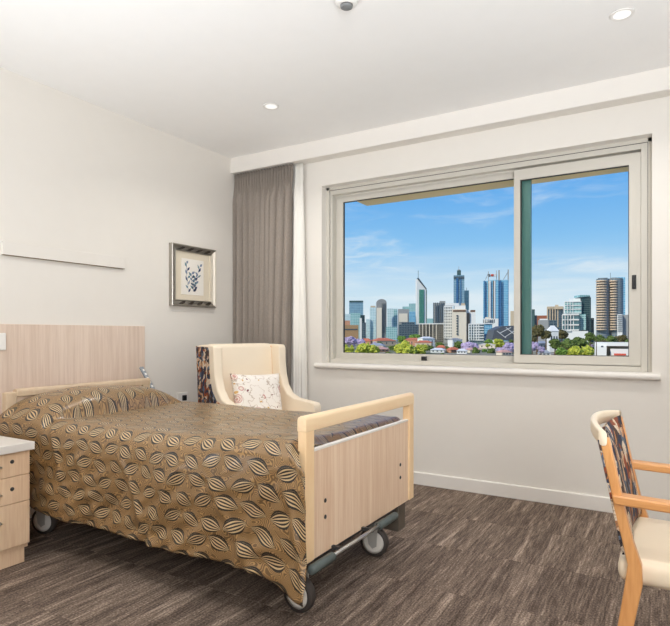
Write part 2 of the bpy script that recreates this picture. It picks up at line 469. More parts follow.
# carpet tiles, each a loose-laid piece
tile_me = None
TS = .5
ix = 0
y0 = -.62 + .5                                      # seam rows as in the photograph
rows = []
yy = -.095
for i in range(0, 11):
    xoff = (0.16 if i % 2 else .41)
    for j in range(-1, 12):
        xa = j * TS + xoff - .25; xb = xa + TS; ya = -.6 - (i) * TS + .0; yb = ya + TS
        xa, xb = max(xa, .002), min(xb, XR - .002)
        if yb > 0: yb = -.016
        if i == 0: yb = -.017
        if xb - xa < .02: continue
        full = abs((xb - xa) - TS) < 1e-4 and i > 0
        if full and tile_me is not None:
            o = bpy.data.objects.new('carpet_tile', tile_me); col.objects.link(o); o.location = (xa, ya, 0); o.parent = floor
        else:
            o = MB().box((.0004, .0004, -.006), (xb - xa - .0004, yb - ya - .0004, 0), bev=.0015, seg=1).build('carpet_tile', M_carpet, floor)
            o.location = (xa, ya, 0)
            if full: tile_me = o.data
MB().box((-.12, YB - .12, H), (XR + .12, .25, H + .12)).build('ceiling', M_ceil, kind='structure')
MB().box((-.12, YB - .12, -.12), (0, .25, H)).build('wall_left', M_wall, kind='structure')
MB().box((XR, YB - .12, -.12), (XR + .12, .25, H)).build('wall_right', M_wall, kind='structure')
MB().box((0, YB - .12, -.12), (XR, YB, H)).build('wall_back', M_wall, kind='structure')
WX0, WX1, WZ0, WZ1 = .888, 3.286, .888, 2.361
wm = MB()
wm.box((0, 0, -.006), (WX0, .25, H)).box((WX1, 0, -.006), (XR, .25, H)).box((WX0, 0, -.006), (WX1, .25, WZ0)).box((WX0, 0, WZ1), (WX1, .25, H))
bmesh.ops.remove_doubles(wm.b, verts=wm.b.verts, dist=1e-5)
wm.build('wall_window', M_wall, kind='structure')
# skirtings
MB().prism([(0, 0), (-.015, 0), (-.015, .086), (-.011, .091), (0, .091)], 'yz', .0, XR).build('baseboard_window', M_trim, kind='structure')
MB().prism([(0.0, 0), (.015, 0), (.015, .086), (.011, .091), (0, .091)], 'xz', YB, -.018).build('baseboard_left', M_trim, kind='structure')
MB().prism([(XR, 0), (XR - .015, 0), (XR - .015, .086), (XR - .011, .091), (XR, .091)], 'xz', YB, -.018).build('baseboard_right', M_trim, kind='structure')
# curtain pelmet above the window wall
MB().box((0.0, -.12, 2.567), (XR, -.104, H)).build('trim_pelmet', M_trim, kind='structure')
MB().box((0.0, -.096, 2.5685), (XR, 0, H)).build('trim_bulkhead', M_wall, kind='structure')
MB().box((0.0, -.104, 2.574), (XR, -.096, H)).build('trim_gap_shade', M_gapshade, kind='structure')  # fills the gap behind the pelmet, its shade put into the colour
# sill board with bullnose
sb = MB(); pr = [(.10, .889), (-.022, .889)]
for k in range(1, 8):
    a = PI / 2 + PI * k / 8; pr.append((-.022 + .0215 * math.cos(a), .8675 + .0215 * math.sin(a)))
pr += [(-.022, .846), (.0, .846), (0, .86), (.10, .86)]
sb.prism([(y, z) for y, z in pr], 'yz', .838, 3.332)
sb.build('trim_sill', M_trim, kind='structure')

# ---------------------------------------------------------------- window
win = MB()
yf0, yf1 = .088, .215
win.box((WX0, yf0, .889), (.938, yf1, WZ1), .002, 1)
win.box((3.222, yf0, .889), (WX1, yf1, WZ1), .002, 1)
win.box((.938, yf0, 2.300), (3.222, yf1, WZ1), .002, 1)
win.box((.938, yf0, .889), (3.222, yf1, .922), .002, 1)
window = win.build('window_1', M_alu, kind='structure')
# face lips and track fins: the stepped lines round the frame
MB().box((WX0, .080, .889), (WX0 + .026, .088, WZ1)).box((3.262, .080, .889), (WX1, .088, WZ1)).box((WX0, .080, 2.338), (WX1, .088, WZ1)).build('frame_lip', M_alu, window)
g = MB()
g.box((WX0 + .026, .0865, .889), (WX0 + .029, .0885, 2.338)).box((3.259, .0865, .889), (3.262, .0885, 2.338)).box((WX0 + .026, .0865, 2.335), (3.262, .0885, 2.338))
g.build('frame_seam', M_gasket, window)
MB().box((.938, .138, 2.284), (3.222, .142, 2.300)).box((.938, .138, .922), (3.222, .142, .934)).build('track_fin', M_alu, window)
MB().box((.94, .150, 2.2915), (2.43, .1525, 2.300)).build('head_shade', M_gasket, window)  # dark strip standing in for the shade above the fixed sash
def sash(name, x0, x1, z0, z1, ya, yb, sl, sr, rt, rb, leftmat, rightmat, parent):
    o = MB().box((x0, ya, z0), (x1, yb, z0 + rb), .002, 1).box((x0, ya, z1 - rt), (x1, yb, z1), .002, 1).build(name, M_alu, parent)
    MB().box((x0, ya - .0005, z0), (x0 + sl, yb, z1), .002, 1).build('stile', leftmat, o)
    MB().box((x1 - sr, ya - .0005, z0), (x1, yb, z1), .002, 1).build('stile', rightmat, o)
    ym = (ya + yb) / 2
    q = MB()
    for e in ((x0 + sl, z0 + rb, x0 + sl + .004, z1 - rt), (x1 - sr - .004, z0 + rb, x1 - sr, z1 - rt), (x0 + sl, z1 - rt - .004, x1 - sr, z1 - rt), (x0 + sl, z0 + rb, x1 - sr, z0 + rb + .003)):
        q.box((e[0], ym - .009, e[1]), (e[2], ym + .009, e[3]))
    q.build('gasket', M_gasket, o)
    MB().box((x0 + sl - .005, ym - .003, z0 + rb - .005), (x1 - sr + .005, ym + .003, z1 - rt + .005)).build('glass_pane', M_glass, o)
    return o
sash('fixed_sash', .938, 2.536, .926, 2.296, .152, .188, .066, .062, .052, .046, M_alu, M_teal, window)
ss = sash('sliding_sash', 2.432, 3.222, .926, 2.284, .096, .132, .043, .068, .072, .058, M_alu, M_alu, window)
MB().box((3.172, .082, 1.415), (3.196, .096, 1.505), .004).box((3.180, .076, 1.43), (3.188, .084, 1.475), .002).build('latch', M_black, window)
MB().box((1.735, .090, .925), (1.775, .112, .957), .003).build('sash_stop', M_black, window)

# eave beyond the window
MB().box((1.0, .25, 2.30), (6.2, .60, 2.46)).build('trim_eave', M_soffit, kind='structure')
MB().box((-.12, .25, -.2), (.888, .27, 3.2)).build('trim_outer_render', M_extwall, kind='structure')

# ---------------------------------------------------------------- curtains
def curtain(x0, x1, xb0, xb1, yc, amp, npl, mat, name, nu, thick, seed, z0=.03, z1=2.562, gather=True):
    def f(s, t):
        z = z0 + (z1 - z0) * t
        x = (x0 + (x1 - x0) * s) * t + (xb0 + (xb1 - xb0) * s) * (1 - t)
        ph = PI * gather + s * npl * 2 * PI + 1.1 * math.sin(s * 9 + seed) + .5 * math.sin(3.1 * t + s * 17)
        big = 1.0 - 2.0 * abs(math.sin(ph / 2)) ** .75 + .12 * math.sin(ph * 2.1 + seed + 1.5 * t) + .35 * noise.noise((s * 14, t * 1.2, seed))
        fine = math.sin(s * npl * 2.2 * 2 * PI + .8 * math.sin(s * 31)) * .9
        k = max(0, min(1, (z1 - .07 - z) / .22)) if gather else 1
        k = k * k * (3 - 2 * k)
        d = big * k * amp * (.75 + .35 * (1 - t)) + fine * (1 - k) * amp * .75
        if gather and z > z1 - .02: d *= .8
        return (x + .006 * math.cos(ph) * k, yc + d, z)
    o = MB().grid(f, nu, 46).build(name, mat, smooth='all')
    md = o.modifiers.new('s', 'SOLIDIFY'); md.thickness = thick
    return o
tag(curtain(.004, .655, .004, .60, -.074, .034, 10, M_curtain, 'curtain', 420, .0015, 1.3), 'taupe pleated floor-length curtain drawn back into the corner', 'curtain')
tag(curtain(.660, .735, .645, .80, -.055, .014, 3, M_sheer, 'sheer_curtain', 90, .0015, 4.1), 'narrow white sheer curtain hanging beside the taupe curtain', 'curtain')

# ---------------------------------------------------------------- ceiling fittings
def downlight(x, y, label, power):
    t = thing('downlight', label, 'downlight', (x, y, H), group=None)
    MB().lathe([(.040, -.001), (.040, -.004), (.052, -.0075), (.056, -.004), (.056, 0)], (0, 0, 0), n=36).build('trim_ring', M_whiteplastic, t, smooth=True)
    m = MATS.get('lens')
    if not m:
        m, T, b = bsdf('lamp lens'); b.inputs['Base Color'].default_value = (.9, .9, .9, 1)
        b.inputs['Emission Color'].default_value = (1, .97, .92, 1); b.inputs['Emission Strength'].default_value = .55; MATS['lens'] = m
    MB().lathe([(0, -.003), (.041, -.003), (.041, -.001)], (0, 0, 0), n=36).build('lens', m, t)
    l = area('downlight_lamp', (x, y, H - .012), (x, y, 0), .08, power, (1, .96, .9), 2.4)
    return t
downlight(1.021, -.863, 'small round recessed ceiling downlight above the armchair corner', 7)
downlight(3.182, -.868, 'white recessed ceiling downlight near the top right of the window', 7)
for x, y in ((1.02, -3.4), (3.18, -3.4)):
    area('downlight_lamp', (x, y, H - .012), (x, y, 0), .1, 9, (1, .96, .9), 2.6)  # unseen lamps added to light the rear of the room, no fitting built
sd_ = thing('smoke_detector', 'round white smoke detector cut off at the top edge above the window', 'smoke detector', (2.085, -1.675, H))
MB().lathe([(.0, -.045), (.022, -.045), (.028, -.042), (.030, -.030)], (0, 0, 0), n=30).build('sensor_cap', M_greyplastic, sd_, smooth=True)
MB().lathe([(.030, -.032), (.046, -.028), (.054, -.014), (.055, 0)], (0, 0, 0), n=30).build('base', M_whiteplastic, sd_, smooth=True)

# ---------------------------------------------------------------- left wall fittings
hb = MB().box((.0005, -2.60, .092), (.022, -1.093, 1.188), .002, 1).build('headboard_panel', M_panelw, origin=(0, -1.85, 0))
tag(hb, 'wide pale woodgrain panel fixed to the left wall behind the bed', 'wall panel')
lg = thing('overbed_light', 'long flat white overbed light box on the left wall above the bed', 'wall light', (0, -1.70, 1.598))
MB().box((0, -.432, 0), (.022, .432, .080), .003).build('housing', M_wall, lg)
MB().box((.002, -.428, -.003), (.020, .428, .001)).build('shade_strip', M_gapshade, lg)  # brown strip standing in for the shade below the housing
cs = MB().box((.0225, -2.20, 1.034), (.040, -2.122, 1.135), .004).build('call_button', M_whiteplastic, origin=(.0225, -2.16, 1.08))
tag(cs, 'white wall plate at the left edge on the woodgrain panel', 'switch')
pl = thing('power_outlet', 'white square wall outlet with dark centre low on the left wall', 'outlet', (0, -.695, .615))
MB().box((0, -.062, -.045), (.010, .046, .045), .003).build('plate', M_whiteplastic, pl)
MB().box((.010, -.016, -.022), (.024, .024, .022), .003).build('plug', M_black, pl)

# picture
pf = thing('framed_picture', 'silver-framed botanical print of blue leaves hanging on the left wall', 'picture', (0, -.5925, 1.60))
Wd, Hd = .248, .247                                    # half width (y), half height (z)
M_silver = plain('antique silver', (172, 168, 160), .3, .85)
M_pearl = plain('pearl silver', (226, 218, 204), .4, .3)
def fside(n, a, b, c, d, mat):
    # a,b outer corners, c,d inner corners (y,z); outer raised, inner lower
    m_ = MB(); t = m_.b
    def V(p, x): return t.verts.new((x, p[0], p[1]))
    def lerp(p, q, k): return (p[0] + (q[0] - p[0]) * k, p[1] + (q[1] - p[1]) * k)
    prof = [(0, 0), (0, .034), (.1, .040), (.28, .036), (.5, .026), (.8, .021), (.9, .024), (1, .022), (1, .006)]
    r0 = [V(lerp(a, d, k), x) for k, x in prof]; r1 = [V(lerp(b, c, k), x) for k, x in prof]
    for i in range(len(prof) - 1): t.faces.new((r0[i], r1[i], r1[i + 1], r0[i + 1]))
    t.faces.new(r0); t.faces.new(r1[::-1]); bmesh.ops.recalc_face_normals(t, faces=t.faces)
    return m_.build(n, mat, pf)
k = .052
oc = [(-Wd, -Hd), (Wd, -Hd), (Wd, Hd), (-Wd, Hd)]; ic = [(-Wd + k, -Hd + k), (Wd - k, -Hd + k), (Wd - k, Hd - k), (-Wd + k, Hd - k)]
for i, mt in zip(range(4), (M_silver, M_pearl, M_silver, M_silver)):
    j = (i + 1) % 4; fside('frame_side', oc[i], oc[j], ic[j], ic[i], mt)
M_leafdk = plain('dark scroll inlay', (78, 72, 66), .35, .6)
for zc in (-Hd + k * .52, Hd - k * .52):               # dark scroll leaves on the top and bottom mouldings
    o_ = MB()
    for q in range(4):
        yc = -.145 + q * .097; sgn = 1 if zc > 0 else -1
        pts = [(yc - .045, zc - .016), (yc - .015, zc - .002), (yc + .02, zc + .016), (yc + .045, zc + .017), (yc + .03, zc - .002), (yc - .005, zc - .016)]
        o_.prism(pts, 'yz', .022, .034)
    o_.build('scroll_inlay', M_leafdk, pf)
MB().box((.002, -Wd + k - .004, -Hd + k - .004), (.009, Wd - k + .004, Hd - k + .004)).build('mat_board', plain('mat board', (226, 216, 196), .9), pf)
art = MB().box((.009, -.128, -.150), (.0125, .120, .142)).build('print_sheet', plain('print paper', (240, 236, 228), .9), pf)
lv = MB(); rr_ = random.Random(3)
for (bx, bz, tx, tz) in ((-.05, -.13, -.075, .10), (.01, -.12, -.02, .02), (.02, -.10, .075, .09), (.0, -.12, .03, .0)):
    lv.tube([(.0135, bx, bz), (.0135, (bx + tx) / 2 - .01, (bz + tz) / 2), (.0135, tx, tz)], .0012, 5, mi=2)
    for q in range(9):
        s_ = q / 8; cy_, cz_ = bx + (tx - bx) * s_, bz + (tz - bz) * s_; a = PI / 2 + (1 if q % 2 else -1) * rr_.uniform(.4, 1.1)
        L, Wl = rr_.uniform(.030, .050), rr_.uniform(.007, .012)
        dx, dz = math.cos(a), math.sin(a)
        lv.prism([(cy_, cz_), (cy_ + dx * L * .5 - dz * Wl, cz_ + dz * L * .5 + dx * Wl), (cy_ + dx * L, cz_ + dz * L), (cy_ + dx * L * .5 + dz * Wl, cz_ + dz * L * .5 - dx * Wl)], 'yz', .0126, .0137, mi=q % 3)
lv.build('printed_leaves', [plain('navy ink', (48, 66, 104), .9), plain('teal ink', (96, 132, 146), .9), plain('slate ink', (120, 136, 160), .9)], art)

# ---------------------------------------------------------------- bedside cabinet
cb = thing('bedside_cabinet', 'pale woodgrain bedside cabinet with three drawers and a grey top at left edge', 'cabinet', (.665, -2.35, 0))
MB().box((-.47, -.47, .075), (-.018, 0, .557), .001, 1).box((-.45, -.46, 0), (-.028, -.012, .075)).build('carcass', M_cabw, cb)
MB().box((-.475, -.485, .559), (.026, .010, .598), .003).build('top', plain('grey laminate top', (226, 222, 216), .35), cb)
for (z0, z1, hz_) in ((.441, .555, .499), (.311, .438, .367), (.098, .308, .234)):
    d = MB().box((-.0175, -.468, z0), (0, -.001, z1), .0015, 1).build('drawer', M_cabw, cb)
    MB().tube([(0, -.30, hz_), (.022, -.296, hz_), (.026, -.28, hz_), (.026, -.18, hz_), (.022, -.150, hz_), (0, -.146, hz_)], .0045, 8).build('handle', M_steel, d, smooth='all')
    if z0 > .2:
        MB().lathe([(0, .004), (.007, .004), (.0095, .002), (.0095, 0)], (0, -.088, hz_ + .014), 'x', 16).build('lock', M_darksteel, d, smooth=True)

# ---------------------------------------------------------------- the bed
YN, YF = -2.186, -1.144
XF = 2.2
bed = thing('adjustable_bed', 'adjustable care bed with pale wood ends and dark wheeled steel base', 'bed', (1.2, -1.69, 0))
def bp_(mb, n, mat, parent=None, **kw):
    o = mb.build(n, mat, parent or bed, **kw)
    if parent is None: local(bed, o)
    return o
fb = bp_(MB().box((XF - .026, YN + .055, .247), (XF - .008, YF - .055, .672), .001, 1), 'footboard', M_board)
def post(y0, y1, x0, x1, z0, z1, mat, par, n='post', r=.014):
    return bp_(MB().box((x0, y0, z0), (x1, y1, z1), r, 3), n, mat, par, smooth=True)
post(YN, YN + .062, XF - .040, XF, .247, .80, M_beech, fb, r=.007)
post(YF - .062, YF, XF - .040, XF, .247, .80, M_beech, fb, r=.007)
def toprail(x0, x1, y0, y1, zb, zt, mat, par):
    r = (x1 - x0) / 2; pts = [(x0, zb), (x1, zb)]
    for q in range(9):
        a = PI * q / 8; pts.append(((x0 + x1) / 2 + r * math.cos(a), zt - r * .8 + r * .8 * math.sin(a)))
    return bp_(MB().prism(pts, 'xz', y0, y1, bev=.004, seg=2), 'top_rail', mat, par, smooth=True)
toprail(XF - .041, XF + .001, YN - .001, YF + .001, .752, .814, M_beechr, fb)
bp_(MB().box((XF - .028, YN + .062, .668), (XF - .006, YF - .062, .677), .001, 1), 'edge_strip', M_trim, fb)
for yb in (-2.035, -1.305):
    for zb in (.456, .39):
        bp_(MB().lathe([(0, .004), (.004, .004), (.0085, .002), (.009, 0)], (XF - .008, yb, zb), 'x', 14), 'bolt', M_darksteel, fb, smooth=True)
hd = bp_(MB().box((.170, -2.16, .30), (.188, -1.25, .77), .001, 1), 'headboard', M_board)
post(-2.213, -2.15, .160, .205, .30, .800, M_headw, hd, r=.008)
post(-1.265, -1.20, .160, .205, .30, .800, M_headw, hd, r=.008)
toprail(.159, .206, -2.152, -1.199, .772, .817, M_headw, hd)
# steel chassis
bp_(MB().box((.24, -2.16, .30), (2.12, -2.12, .36), .004).box((.24, -1.26, .30), (2.12, -1.22, .36), .004)
    .box((.30, -2.12, .31), (.36, -1.26, .35)).box((1.95, -2.12, .31), (2.01, -1.26, .35)).box((1.1, -2.12, .31), (1.16, -1.26, .35)), 'side_frame', M_darksteel)
bp_(MB().box((.36, -2.08, .15), (2.05, -2.04, .19), .004).box((.36, -1.46, .15), (2.05, -1.42, .19), .004)
    .box((.34, -2.08, .15), (.40, -1.42, .19), .004).box((2.01, -2.08, .15), (2.07, -1.42, .19), .004), 'base_frame', M_darksteel)
bp_(MB().box((2.085, -2.13, .205), (2.15, -1.20, .245), .004), 'foot_crossbar', M_darksteel)
bp_(MB().box((2.08, -1.275, .095), (2.168, -1.185, .244), .006), 'corner_bracket', plain('bronze grey bracket', (92, 84, 74), .5))
bp_(MB().tube([(.75, -1.90, .17), (1.25, -1.90, .33)], .022, 10), 'lift_actuator', M_greyplastic, smooth='all')
# caster foot pedal bar with rubber grips
bar = bp_(MB().tube([(2.245, -2.15, .252), (2.245, -1.50, .252)], .0085, 12), 'pedal_bar', M_steel, smooth='all')
for a, b_ in ((-2.225, -2.06), (-1.66, -1.475)):
    bp_(MB().tube([(2.245, a, .251), (2.245, a + .006, .251), (2.245, b_ - .006, .251), (2.245, b_, .251)], [.013, .0185, .0185, .013], 14), 'grip', plain('grey rubber grip', (84, 94, 92), .55), bar, smooth='all')
for yb in (-1.98, -1.72):
    bp_(MB().box((2.13, yb - .008, .243), (2.25, yb + .008, .258)), 'bar_arm', M_darksteel, bar)
def caster(x, y, ang, rad=.075):
    r = bpy.data.objects.new('caster', None)
    f = MB()
    R_ = Matrix.Rotation(ang, 4, 'Z')
    body = MB().box((-.020, -.022, rad * 1.45), (.020, .022, rad * 2 + .02), .006)
    body.prism([(-.030, rad * 2 + .01), (.034, rad * 2 + .01), (.030, rad * .8), (.008, rad * .62), (-.012, rad * .9)], 'xz', -.031, -.026)
    body.prism([(-.030, rad * 2 + .01), (.034, rad * 2 + .01), (.030, rad * .8), (.008, rad * .62), (-.012, rad * .9)], 'xz', .026, .031)
    o = body.build('caster', plain('caster fork', (176, 174, 168), .4), bed)
    o.matrix_local = Matrix.Translation(Vector((x, y, 0)) - Vector(bed.location)) @ R_
    wr = MB().lathe([(rad - .018, -.020), (rad - .004, -.018), (rad, -.008), (rad, .008), (rad - .004, .018), (rad - .018, .020)], (.008, 0, rad), 'y', 32, cap=False).build('tyre', M_wheelrub, o, smooth=True)
    wh = MB().lathe([(0, -.022), (.014, -.024), (.018, -.019), (.044, -.017), (rad - .017, -.0195), (rad - .017, .0195), (.044, .017), (.018, .019), (.014, .024), (0, .022)], (.008, 0, rad), 'y', 32).build('wheel_disc', plain('wheel disc', (232, 228, 220), .4), o, smooth=True)
    return o
caster(2.085, -2.075, -.08); caster(2.085, -1.405, .12); caster(.34, -2.08, .35); caster(.34, -1.44, -.2)
# coiled cable hanging near the head end
cp = []
for q in range(160):
    s_ = q / 159; a = s_ * 2 * PI * 14
    cx_, cz_ = .45 + .17 * s_, .30 - .19 * math.sin(PI * s_ * .88)
    cp.append((cx_ + .011 * math.cos(a), -1.98 + .011 * math.sin(a), cz_ + .004 * math.cos(a)))
o = bp_(MB().tube(cp, .0042, 6), 'coiled_cable', M_whiteplastic, smooth='all'); o['label'] = 'white coiled cable under the head end'

# handset cradle standing behind the pillow at the wall side
hs = thing('bed_handset', 'slim tilted silver bed handset on a bracket beyond the pillow', 'remote control', (.20, -1.165, .72))
RH = Matrix.Rotation(math.radians(-39), 3, 'Y')
MB().box((-.009, -.016, -.10), (.009, .016, .215), .005, rot=RH, piv=(0, 0, 0)).build('body', plain('silver plastic', (150, 160, 168), .35, .3), hs)
for q in range(5):
    MB().box((.0085, -.008, .03 + q * .036), (.0105, .008, .046 + q * .036), .001, rot=RH, piv=(0, 0, 0)).build('button', M_whiteplastic, hs)
MB().tube([RH @ Vector(p) for p in ((-.011, 0, 0), (-.035, 0, .05), (-.045, 0, .11), (-.038, 0, .135), (-.028, 0, .12), (-.011, 0, .09))], .0045, 8).build('hook', M_darksteel, hs, smooth='all')

# mattress, pillow, bedspread
mt_ = MB().box((.215, -2.17, .362), (2.13, -1.20, .655), .04, 3).build('mattress', M_mattress, smooth=True, origin=(1.17, -1.68, .362))
tag(mt_, 'thick mattress lying on the bed base under the bedspread', 'mattress')
def sstep(a, b, x):
    t = max(0, min(1, (x - a) / (b - a))); return t * t * (3 - 2 * t)
def hump(x, y):
    # crest line over the pillow
    if x < .36: fx = .80 + .20 * sstep(.18, .36, x)
    else: fx = max(0, 1 - ((x - .36) / (.235 - .05 * sstep(-1.9, -1.2, y))) ** 3) ** .5
    q = (y + 1.735) / .51
    fy = max(0, 1 - abs(q) ** 2.6)
    side = .138 * (fy ** .7) + .010 * math.sin(y * 9) * fy
    dd = (x - .36) / (.235 - .05 * sstep(-1.9, -1.2, y))
    return fx * side - .014 * math.exp(-((dd - 1.05) / .07) ** 2) * fy
def pil(s, t):
    a = 2 * PI * t; u = s * 2 - 1
    wy = .37 * u; th = .040 * (1 - abs(u) ** 3) ** .5 * (1)
    return (.37 + .13 * math.cos(a) * (1 - .15 * abs(u) ** 4), -1.735 + wy, .700 + th * math.sin(a))
p_ = MB().grid(pil, 24, 20).build('pillow', M_whiteplastic, smooth='all', origin=(.37, -1.68, .66))
tag(p_, 'pillow covered by the patterned bedspread at the head end', 'pillow')

L_near, L_top, L_far = .52, 1.07, .40
LT = L_near + L_top + L_far
Zt = .672
def topz(x, y):
    z = Zt + .012 * math.exp(-((y + 2.12) / .12) ** 2) + .008 * noise.noise((x * 3, y * 3, 0)) + .004 * noise.noise((x * 9, y * 9, 2))
    z += .022 * sstep(1.2, 2.1, x) * sstep(-1.7, -2.15, y)
    z += .016 * sstep(1.7, 2.10, x) - .034 * sstep(2.12, 2.166, x)
    return z + hump(x, y)
def spread(s, t):
    l = t * LT
    x = .212 + s * (2.166 - .212)
    yn, yf = -2.205, -1.165
    if l < L_near:                                   # near drape, hem at l=0
        d = (L_near - l)                             # distance below the shoulder
        q = d / L_near
        z0 = topz(x, yn)
        hem = .215 + .035 * sstep(.9, .2, x) - .055 * sstep(1.95, 2.14, x)
        z = z0 - (z0 - hem) * q
        r = .045
        out = r * (1 - math.exp(-d / .035)) + .03 * q
        # hanging folds
        A = .030 * q ** .8
        out += A * (math.sin(x * 8.3 + 1.2 * q + .6) * .55 + noise.noise((x * 4.5 + q * 1.5, q * 1.6, 3)) * 1.1)
        out += .018 * q ** .5 * noise.noise((x * 11 + q * 7, q * 5 - x * 3, 8))
        dgn = (x - .66 - .28 * q); out += .012 * sstep(0, .12, q) * math.exp(-(dgn / .02) ** 2) * (1 - .4 * q)
        for x0, sl, w_, am in ((.95, .55, .022, .015), (1.28, .75, .02, .017), (1.55, -.45, .022, .016), (1.80, .6, .02, .02), (1.98, -.35, .018, .016), (2.10, .28, .016, .02)):
            dg = x - x0 - sl * (q - .45) * .45
            out += .62 * am * math.exp(-(dg / w_) ** 2) * sstep(.12, .4, q)
        fx = sstep(.66, .40, x) * (1 - .3 * q)       # cover spilling over the pillow end
        out += .028 * fx * math.exp(-((q - .1) / .35) ** 2)
        xe = x + sstep(1.75, 2.14, x) * (.062 * sstep(.0, .14, q) + .046 * q) - .03 * sstep(.35, .22, x) * q
        return (xe, yn - out, max(z, .12))
    elif l < L_near + L_top:
        k = (l - L_near) / L_top
        y = yn + (yf - yn) * k
        e = min(k, 1 - k) * L_top
        z = topz(x, y) - .028 * math.exp(-e / .022) * 0
        return (x, y, z)
    else:
        d = l - L_near - L_top; q = d / L_far
        z = topz(x, yf) - d
        out = .045 * (1 - math.exp(-d / .03)) + .012 * q * math.sin(x * 8)
        return (x, yf + out * .6, z)
def rounded(s, t):
    p = Vector(spread(s, t))
    l = t * LT
    for edge in (L_near, L_near + L_top):
        if abs(l - edge) < .05:
            a = Vector(spread(s, (edge - .05) / LT)); b = Vector(spread(s, (edge + .05) / LT)); k = (l - edge + .05) / .1
            c = Vector(spread(s, edge / LT))
            p = (1 - k) ** 2 * a + 2 * k * (1 - k) * c + k * k * b
    return p
sp = MB().grid(rounded, 260, 200, uvfn=lambda s, t: (s * 1.95 + 1.0, t * LT * 1.0 + 1.0)).build('bedspread', M_spread, smooth='all')
tag(sp, 'gold bedspread with dark striped leaf pattern draped over bed and pillow', 'bedspread')
sp.modifiers.new('s', 'SOLIDIFY').thickness = .003

# ---------------------------------------------------------------- wing armchair
ac = thing('wing_armchair', 'cream wing armchair with dark floral outside in the corner beyond the bed', 'armchair', (.385, -.895, 0), math.radians(-15))
# local frame: +x is where the chair faces, y from 0 (near side) to Wc (far side)
Wc = .695
def prof_side(g=0.0):
    P = [(.02, .17), (-.02, .60), (-.055, 1.045 - g), (.02, 1.050 - g), (.155 - g, 1.045 - g), (.170 - g, 1.02), (.172 - g, .93), (.185 - g, .82), (.215 - g, .73), (.27 - g, .665), (.35, .635 - g), (.50, .622 - g), (.575 - g, .615 - g), (.592 - g, .59), (.590 - g, .54), (.565 - g, .17)]
    return P
for (ya, yb, yo0, yo1) in ((.012, .085, 0.0, .014), (Wc - .085, Wc - .012, Wc - .014, Wc)):
    wg = MB().prism(prof_side(0), 'xz', ya, yb, bev=.012, seg=3).build('wing_side', M_creamf, ac, smooth=True)
    MB().prism([(p[0] - (.062 if p[0] > .1 else -.004), p[1] - (.014 if p[1] > .3 else 0)) for p in prof_side(0)], 'xz', yo0, yo1).build('outer_fabric', M_tap, wg)
MB().prism([(.045, .40), (.0, .62), (-.035, 1.043), (-.02, 1.055), (.045, 1.053), (.075, 1.02), (.09, .80), (.115, .60), (.16, .44)], 'xz', .083, Wc - .083, bev=.01, seg=3).build('backrest', M_creamf, ac, smooth=True)
MB().prism([(.0, .17), (-.035, .60), (-.066, 1.04), (-.054, 1.04), (-.008, .60), (.022, .17)], 'xz', .006, Wc - .006).build('outer_back', M_tap, ac)
MB().box((.03, .08, .17), (.575, Wc - .08, .33), .015, 3).build('seat_base', M_creamf, ac, smooth=True)
MB().box((.11, .088, .325), (.60, Wc - .088, .455), .035, 4).build('seat_cushion', M_creamf, ac, smooth=True)
for (lx, ly, sx_) in ((.05, .05, -1), (.05, Wc - .05, -1), (.545, .05, 1), (.545, Wc - .05, 1)):
    MB().tube([(lx + sx_ * .03, ly, 0), (lx, ly, .172)], [.014, .024], 12).build('leg', M_chairwood, ac, smooth='all')
for y in (.087, Wc - .087):
    MB().tube([(.068, y, 1.035), (.085, y, .80), (.112, y, .60), (.14, y, .46)], .004, 6).build('shaded_piping', plain('tan piping', (214, 160, 96), .7), ac, smooth='all')  # seam piping, its tan also stands in for shade in the gap

# cushion on the armchair
def cush(name, w_, h_, th, mat, parent=None):
    mb = MB()
    for sgn in (1, -1):
        def f(s, t, sgn=sgn):
            u, v = s * 2 - 1, t * 2 - 1
            e = (max(0, 1 - u ** 4)) ** .55 * (max(0, 1 - v ** 4)) ** .55
            pin = 1 - .07 * (1 - abs(v) ** 2 * 1.0) * abs(u) ** 3; pin2 = 1 - .07 * (1 - u * u) * abs(v) ** 3
            return (sgn * (th * e + .0015), u * w_ / 2 * pin, v * h_ / 2 * pin2)
        mb.grid(f, 22, 22, uvfn=lambda s, t: (s, t))
    bmesh.ops.remove_doubles(mb.b, verts=mb.b.verts, dist=.0035)
    bmesh.ops.recalc_face_normals(mb.b, faces=mb.b.faces)
    return mb.build(name, mat, parent, smooth='all')
cu = cush('cushion', .425, .385, .055, M_floral)
ca15 = math.radians(-15)
def acw(x, y, z):
    return Vector((.385 + x * math.cos(ca15) - y * math.sin(ca15), -.895 + x * math.sin(ca15) + y * math.cos(ca15), z))
cu.matrix_world = Matrix.Translation(acw(.240, .352, .645)) @ Matrix.Rotation(ca15 - .12, 4, 'Z') @ Matrix.Rotation(math.radians(-15), 4, 'Y') @ Matrix.Rotation(math.radians(-2), 4, 'X')
tag(cu, 'white floral scatter cushion leaning in the cream armchair', 'cushion')

